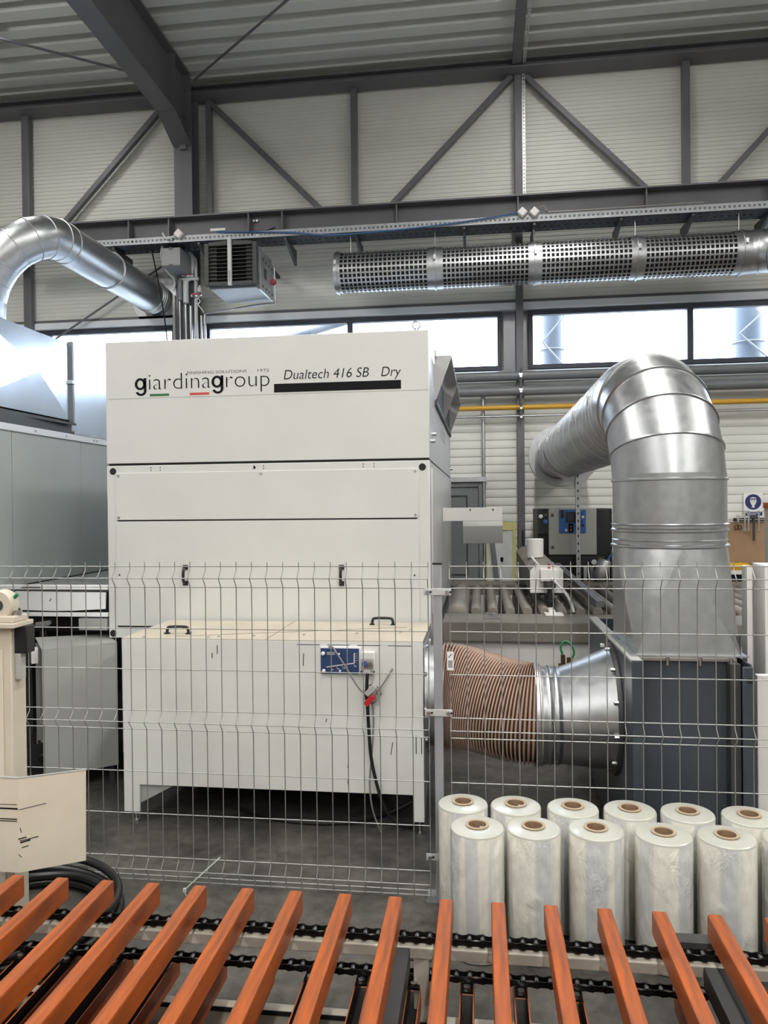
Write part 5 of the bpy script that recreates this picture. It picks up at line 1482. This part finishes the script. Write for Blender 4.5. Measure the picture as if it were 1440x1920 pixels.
for k in range(18):
    th = 2 * PI * k / 18
    d = Vector((0.5, -0.85, 0)).normalized(); a_ = d.orthogonal().normalized(); b_ = d.cross(a_)
    c_ = Vector((-2.80, 4.46, 0.22)) + d * 0.0075 + (a_ * math.cos(th) + b_ * math.sin(th)) * 0.108
    obj('tooth', G().bar(c_ - d * 0.006, c_ + d * 0.006, 0.016, 0.02, tuple((a_ * math.cos(th) + b_ * math.sin(th)))), M_black, gg)
obj('sprocket_stand', G().box(-2.86, -2.82, 4.47, 4.51, 0.0, 0.22), M_dark, gg)
tag(obj('floor_brace', G().bar((-3.05, 4.30, 0.40), (-2.70, 4.28, 0.02), 0.04, 0.02, (0, 1, 0)), M_galv2), 'slanting grey bar in front of the sprocket', 'brace')

# ------------------------------------------------------------------ mesh fence
FYP = 3.43
ZR = [1.535, 1.480, 1.435, 1.235, 1.037, 0.838, 0.787, 0.745, 0.540, 0.335, 0.125, 0.075, 0.035, 0.012]
FOLD = {1.480, 0.787, 0.075}
wp = [(0, 0, 1.556), (0, 0, 1.532), (0, 0, 1.517), (0, -0.030, 1.484), (0, -0.030, 1.476), (0, 0, 1.440), (0, 0, 1.2), (0, 0, 0.842),
      (0, 0, 0.822), (0, -0.030, 0.791), (0, -0.030, 0.783), (0, 0, 0.747), (0, 0, 0.4), (0, 0, 0.128), (0, 0, 0.112), (0, -0.030, 0.079), (0, -0.030, 0.071), (0, 0, 0.035), (0, 0, 0.008)]
wmesh = mesh_from('vertical_wire', G().tube(wp, 0.0024, 5), M_wire, (0, 0, 0))
def fence_panel(x0, x1, step, label):
    t = thing('mesh_fence_panel', label, 'fence panel', ((x0 + x1) / 2, FYP, 0), 'wire mesh fence panels')
    for z in ZR:
        dy = -0.030 if z in FOLD else 0.0
        obj('horizontal_wire', G().tube([(x0, FYP + dy + 0.004, z), (x1, FYP + dy + 0.004, z)], 0.0026, 6), M_wire, t)
    x = x0 + 0.004
    while x <= x1 + 1e-4:
        inst(wmesh, 'vertical_wire', (x, FYP, 0), t)
        x += step
    return t
fence_panel(-2.30 - 0.0765 * 6, -0.243, (2.30 + 0.0765 * 6 - 0.247) / 33.0, 'left wire mesh fence panel in front of the white filter box')
fence_panel(-0.147, -0.147 + 0.0775 * 32 + 0.008, 0.0775, 'right wire mesh fence panel in front of the hose and fan')
t = thing('fence_post', 'square grey fence post with clamps between the mesh panels', 'fence post', (-0.197, FYP, 0))
obj('post_tube', G().box(-0.219, -0.179, FYP - 0.01, FYP + 0.03, 0.0, 1.545), M_post, t, bevel=0.004)
obj('post_cap', G().box(-0.221, -0.177, FYP - 0.012, FYP + 0.032, 1.545, 1.552), M_black, t)
for z in (1.420, 0.865, 0.20):
    cl = obj('clamp', G().box(-0.262, -0.136, FYP - 0.016, FYP - 0.011, z - 0.016, z + 0.016), M_clampz, t, bevel=0.002)
    for s in (-1, 1):
        xx = -0.199 + s * 0.045
        obj('clamp_bolt', G().cyl((xx, FYP - 0.028, z), (xx, FYP - 0.016, z), 0.009, 8), M_screw, cl)
        obj('clamp_slot', G().box(xx + 0.010, xx + 0.02, FYP - 0.0175, FYP - 0.016, z - 0.004, z + 0.004), M_black, cl)
obj('base_plate', G().box(-0.26, -0.14, FYP - 0.05, FYP + 0.07, 0.0, 0.008), M_galv2, t)
t = thing('cable_tie', 'pale green plastic cable tie clipped to the fence bottom', 'cable tie', (-1.3, 3.36, 0))
obj('strap', G().bar((-1.39, 3.33, 0.03), (-1.235, 3.38, 0.165), 0.006, 0.002, (0, 1, 0)), mat('pale_green_plastic', (0.50, 0.56, 0.50), 0.4, var=0.05, scale=9), t)
obj('head', G().box(-1.397, -1.383, 3.322, 3.336, 0.018, 0.036), bpy.data.materials['pale_green_plastic'], t, bevel=0.002)
obj('tail_end', G().bar((-1.39, 3.33, 0.018), (-1.383, 3.33, 0.0), 0.005, 0.002, (0, 1, 0)), bpy.data.materials['pale_green_plastic'], t)

# ------------------------------------------------------------------ stretch film rolls
HR = 0.515
def film_meshes(r):
    gb = G().lathe([(0.044, 0.004), (r - 0.003, 0.004), (r, 0.010), (r, HR - 0.016), (r - 0.002, HR - 0.010), (r - 0.006, HR - 0.007), (0.060, HR - 0.003), (0.044, HR - 0.003)], (0, 0, 0), (0, 0, 1), 48)
    gb.m = [1 if (q // 48) >= 3 else 0 for q in range(len(gb.f))]
    body = mesh_from('film_body', gb, [M_film, M_filmtop], (0, 0, 0), ang=30)
    core = mesh_from('cardboard_core', G().lathe([(0.036, 0.0), (0.0445, 0.0), (0.0445, HR), (0.036, HR)], (0, 0, 0), (0, 0, 1), 36, closed=True), M_cardb, (0, 0, 0))
    rim = mesh_from('core_rim', G().lathe([(0.036, HR), (0.0475, HR), (0.0475, HR + 0.003), (0.036, HR + 0.003)], (0, 0, 0), (0, 0, 1), 36, closed=True), M_cardr, (0, 0, 0))
    return body, core, rim
FM = film_meshes(0.109)
lab = mesh_from('paper_slip', G().box(0.010, 0.027, -0.022, -0.021, HR - 0.04, HR - 0.002), M_paper, (0, 0, 0))
FR = [(-0.025, 3.05, 'front row film roll with a paper slip in its core, nearest the fence post', 1), (0.201, 3.065, 'second stretch film roll from the left in the front row', 0),
      (0.449, 3.075, 'third stretch film roll from the left in the front row', 0), (0.707, 3.06, 'fourth stretch film roll from the left in the front row', 0),
      (0.945, 3.06, 'fifth stretch film roll from the left in the front row', 0), (1.19, 3.06, 'stretch film roll at the right edge of the front row', 0),
      (-0.088, 3.285, 'back row stretch film roll standing right at the fence post', 0), (0.14, 3.285, 'second film roll of the back row with a paper slip in its core', 1),
      (0.383, 3.285, 'third stretch film roll from the left in the back row', 0), (0.621, 3.285, 'fourth stretch film roll from the left in the back row', 0),
      (0.856, 3.28, 'fifth stretch film roll from the left in the back row', 0), (1.10, 3.27, 'sixth film roll of the back row, near the right edge', 0)]
for i, (x, y, lb, slip) in enumerate(FR):
    t = thing('stretch_film_roll', lb, 'film roll', (x, y, 0), 'stretch film rolls by the fence')
    a = random.uniform(0, 6.28)
    inst(FM[0], 'film_body', (x, y, 0), t, (0, 0, a))
    inst(FM[1], 'cardboard_core', (x, y, 0), t)
    inst(FM[2], 'core_rim', (x, y, 0), t)
    if slip:
        inst(lab, 'paper_slip', (x, y + 0.012, 0), t)

# ------------------------------------------------------------------ bar conveyor in front
CY = 2.49
t = thing('bar_conveyor', 'chain conveyor with orange steel cross bars in the foreground', 'conveyor', (-0.4, 1.6, 0))
bm_ = G().box(-0.0235, 0.0235, 0.55, 2.555, 0.387, 0.467)
bar_me = mesh_from('cross_bar', bm_, M_orange, (0, 0, 0), bevel=0.006, segs=2)
plug_me = mesh_from('bar_end_plug', G().box(-0.019, 0.019, 2.553, 2.5565, 0.392, 0.462), M_blackm, (0, 0, 0))
rg = G().box(-0.0235, 0.0235, 0.55, 2.555, 0.138, 0.142).box(-0.0235, -0.0195, 0.55, 2.555, 0.142, 0.214).box(0.0195, 0.0235, 0.55, 2.555, 0.142, 0.214)
rg.box(-0.0195, 0.0195, 0.55, 2.548, 0.142, 0.1425, 1).box(-0.0195, -0.0190, 0.55, 2.548, 0.1425, 0.2135, 1).box(0.0190, 0.0195, 0.55, 2.548, 0.1425, 0.2135, 1)
rbar_me = mesh_from('return_bar', rg, [M_orange, M_lining], (0, 0, 0))
tab_me = mesh_from('chain_tab', G().box(-0.02, 0.02, 2.44, 2.50, 0.218, 0.225), M_chain, (0, 0, 0))
bolt_me = mesh_from('tab_bolt', G().cyl((0, 2.455, 0.225), (0, 2.455, 0.235), 0.012, 6), M_screw, (0, 0, 0))
XB = []
for k in range(-13, 8):
    x = 0.047 + 0.1755 * k
    XB.append(x)
    b = inst(bar_me, 'cross_bar', (x, 0, 0), t)
    inst(plug_me, 'bar_end_plug', (x, 0, 0), b)
    xr = x + 0.07
    b = inst(rbar_me, 'return_bar', (xr, 0, 0), t)
    inst(tab_me, 'chain_tab', (xr, 0, 0), b)
    inst(bolt_me, 'tab_bolt', (xr, 0, 0), b)
p = 0.1755 / 4
def fig8(dy, th):
    R_ = 0.0118
    left = [(R_ * math.cos(a), dy, R_ * math.sin(a)) for a in [math.radians(d) for d in (62, 100, 140, 180, 220, 260, 298)]]
    right = [(p - x, y, z) for x, y, z in reversed(left)]
    return left + [(p * 0.5, dy, -R_ * 0.62)] + right + [(p * 0.5, dy, R_ * 0.62)]
def plate(g, dy, th):
    g.prism(fig8(dy, th), (0, th, 0))
def pinrod(g, x, y0, y1, r, n=8, mi=0):
    g.cyl((x, y0, 0), (x, y1, 0), r, n, mi=mi)
go = G(); plate(go, -0.020, 0.003); plate(go, 0.017, 0.003); pinrod(go, 0, -0.022, 0.022, 0.006); pinrod(go, p, -0.022, 0.022, 0.006)
gi = G(); plate(gi, -0.0155, 0.003); plate(gi, 0.0125, 0.003)
n0 = len(gi.f)
pinrod(gi, 0, -0.0125, 0.0125, 0.0090, 10, 1); pinrod(gi, p, -0.0125, 0.0125, 0.0090, 10, 1)
outer_me = mesh_from('chain_link', go, M_chain, (0, 0, 0))
inner_me = mesh_from('chain_link', gi, [M_chain, M_roller], (0, 0, 0))
for z, lbl in ((0.366, 'upper'), (0.243, 'lower')):
    tr_ = obj('chain_track', G().box(-2.25, 1.35, CY - 0.008, CY + 0.008, z - 0.0155, z - 0.0125), M_dark, t)
    x = -2.2
    k = 0
    while x < 1.3:
        inst(outer_me if k % 2 else inner_me, 'chain_link', (x, CY, z), tr_)
        x += p
        k += 1
obj('side_rail', G().box(-2.3, 1.4, CY - 0.035, CY + 0.03, 0.312, 0.350), M_rail, t, bevel=0.004)
obj('lower_rail', G().box(-2.3, 1.4, CY - 0.03, CY + 0.03, 0.03, 0.085), M_rail, t, bevel=0.004)
obj('lower_rail_edge', G().box(-2.3, 1.4, CY - 0.034, CY - 0.03, 0.085, 0.10), M_black, t)
for x0 in (-0.345, 0.685):
    obj('cross_member', G().box(x0, x0 + 0.10, 0.55, CY - 0.036, 0.28, 0.350), M_dark, t, bevel=0.004)
    obj('rail_leg', G().box(x0 + 0.11, x0 + 0.16, CY - 0.03, CY + 0.03, 0.0, 0.312), M_rail, t, bevel=0.003)
obj('rail_leg', G().box(-1.85, -1.79, CY - 0.03, CY + 0.03, 0.0, 0.312), M_rail, t, bevel=0.003)
obj('near_rail', G().box(-2.3, 1.4, 0.60, 0.66, 0.28, 0.343), M_rail, t, bevel=0.004)
obj('stop_tab', G().box(0.62, 0.80, 2.545, 2.60, 0.352, 0.372), M_dark, t)
tag(obj('floor_slot', G().box(-0.30, -0.21, 2.95, 3.0, 0.0, 0.004), M_blackm), 'small black plate on the floor beside the fence post', 'plate')
for x in (0.0, 0.225, 0.46, 0.70):
    pass

# beige post with bearing, folded board, black hose coil at lower left
t = thing('machine_post', 'beige steel post with a pillow bearing at the left edge', 'post', (-2.02, 2.94, 0))
obj('shaft', G().box(-2.10, -1.957, 2.90, 3.0, 0.0, 1.325), M_beige, t, bevel=0.005)
obj('inner_recess', G().box(-2.10, -1.995, 2.895, 2.90, 0.05, 1.23), M_card, t, bevel=0.003)
obj('top_plate', G().box(-2.16, -1.918, 2.86, 3.0, 1.325, 1.345), M_beige, t, bevel=0.003)
pb = obj('bearing_foot', G().box(-2.16, -1.93, 2.88, 2.98, 1.345, 1.372), M_beige, t, bevel=0.006)
obj('bearing_housing', G().lathe([(0.022, -0.03), (0.058, -0.03), (0.064, -0.02), (0.064, 0.02), (0.058, 0.03), (0.022, 0.03)], (-2.015, 2.93, 1.415), (0, 1, 0), 28, closed=True), M_beige, pb)
obj('shaft_bore', G().cyl((-2.015, 2.897, 1.415), (-2.015, 2.96, 1.415), 0.024, 20), M_dark, pb)
obj('bearing_bolt', G().cyl((-1.945, 2.93, 1.372), (-1.945, 2.93, 1.392), 0.018, 6), M_screw, pb)
obj('grease_nipple', G().cyl((-1.965, 2.93, 1.44), (-1.945, 2.93, 1.46), 0.008, 8), M_grn, pb)
obj('black_block', G().box(-1.957, -1.90, 2.92, 2.98, 1.21, 1.325), M_black, t, bevel=0.004)
obj('side_bracket', G().box(-1.957, -1.93, 2.92, 2.96, 1.10, 1.21), M_ltgrey, t, bevel=0.003)
t = thing('folded_board', 'cream folded board with black scuff marks at lower left', 'board', (-1.8, 2.77, 0.36))
cr = obj('left_leaf', G().prism([(-2.15, 2.745, 0.752), (-2.15, 2.745, 0.375), (-1.838, 2.75, 0.37), (-1.838, 2.75, 0.745)], (0, 0.012, 0)), M_card, t)
rl = obj('right_leaf', G().prism([(-1.838, 2.75, 0.745), (-1.838, 2.75, 0.37), (-1.605, 2.84, 0.388), (-1.600, 2.84, 0.755)], (-0.004, 0.012, 0)), M_card, t)
obj('top_lip', G().prism([(-1.838, 2.749, 0.745), (-1.60, 2.839, 0.755), (-1.60, 2.853, 0.755), (-1.838, 2.763, 0.745)], (0, 0, 0.004)).prism([(-2.15, 2.744, 0.752), (-1.838, 2.749, 0.745), (-1.838, 2.763, 0.745), (-2.15, 2.76, 0.752)], (0, 0, 0.004)), M_cab, t)
g = G()
for x0, x1, z0, z1, w in ((-2.0, -1.842, 0.642, 0.643, 0.002), (-2.0, -1.838, 0.627, 0.626, 0.006), (-2.0, -1.842, 0.586, 0.584, 0.004), (-2.0, -1.842, 0.578, 0.576, 0.003)):
    g.bar((x0, 2.7465, z0), (x1, 2.7492, z1), w, 0.001, (0, 1, 0))
obj('scuff_marks', g, M_ink, cr)
g = G()
def onr(u, z):
    return (-1.838 + 0.236 * u, 2.7493 + 0.09 * u - 0.0005, z)
for u0, z0, u1, z1, w in ((0.02, 0.622, 0.42, 0.638, 0.002), (0.0, 0.505, 0.12, 0.51, 0.004), (0.02, 0.497, 0.3, 0.508, 0.003), (0.03, 0.49, 0.18, 0.498, 0.005), (0.05, 0.47, 0.15, 0.475, 0.003), (0.0, 0.445, 0.05, 0.43, 0.002), (0.03, 0.55, 0.05, 0.53, 0.002)):
    g.bar(onr(u0, z0), onr(u1, z1), w, 0.001, (0, 1, 0))
obj('scuff_marks', g, M_ink, rl)
obj('support_arm', G().box(-2.06, -2.0, 2.762, 2.90, 0.52, 0.58), M_beige, t)
t = thing('hose_coil', 'coil of black rubber hose lying on the floor at lower left', 'hose coil', (-2.02, 2.96, 0))
for k, (dr_, z, ox, oy) in enumerate(((0.0, 0.020, 0, 0), (0.01, 0.055, 0.01, 0.0), (-0.012, 0.09, 0.012, -0.01), (0.006, 0.125, 0.004, 0.006), (-0.035, 0.03, 0, 0), (-0.045, 0.075, 0.01, 0))):
    r = 0.435 + dr_
    ring = [(-2.02 + ox + r * math.cos(2 * PI * a / 56), 2.955 + oy + r * 0.93 * math.sin(2 * PI * a / 56), z + 0.008 * math.sin(6 * PI * a / 56 + k)) for a in range(56)]
    obj('hose_loop', G().tube(ring, 0.019, 14, closed=True), M_rubber, t)
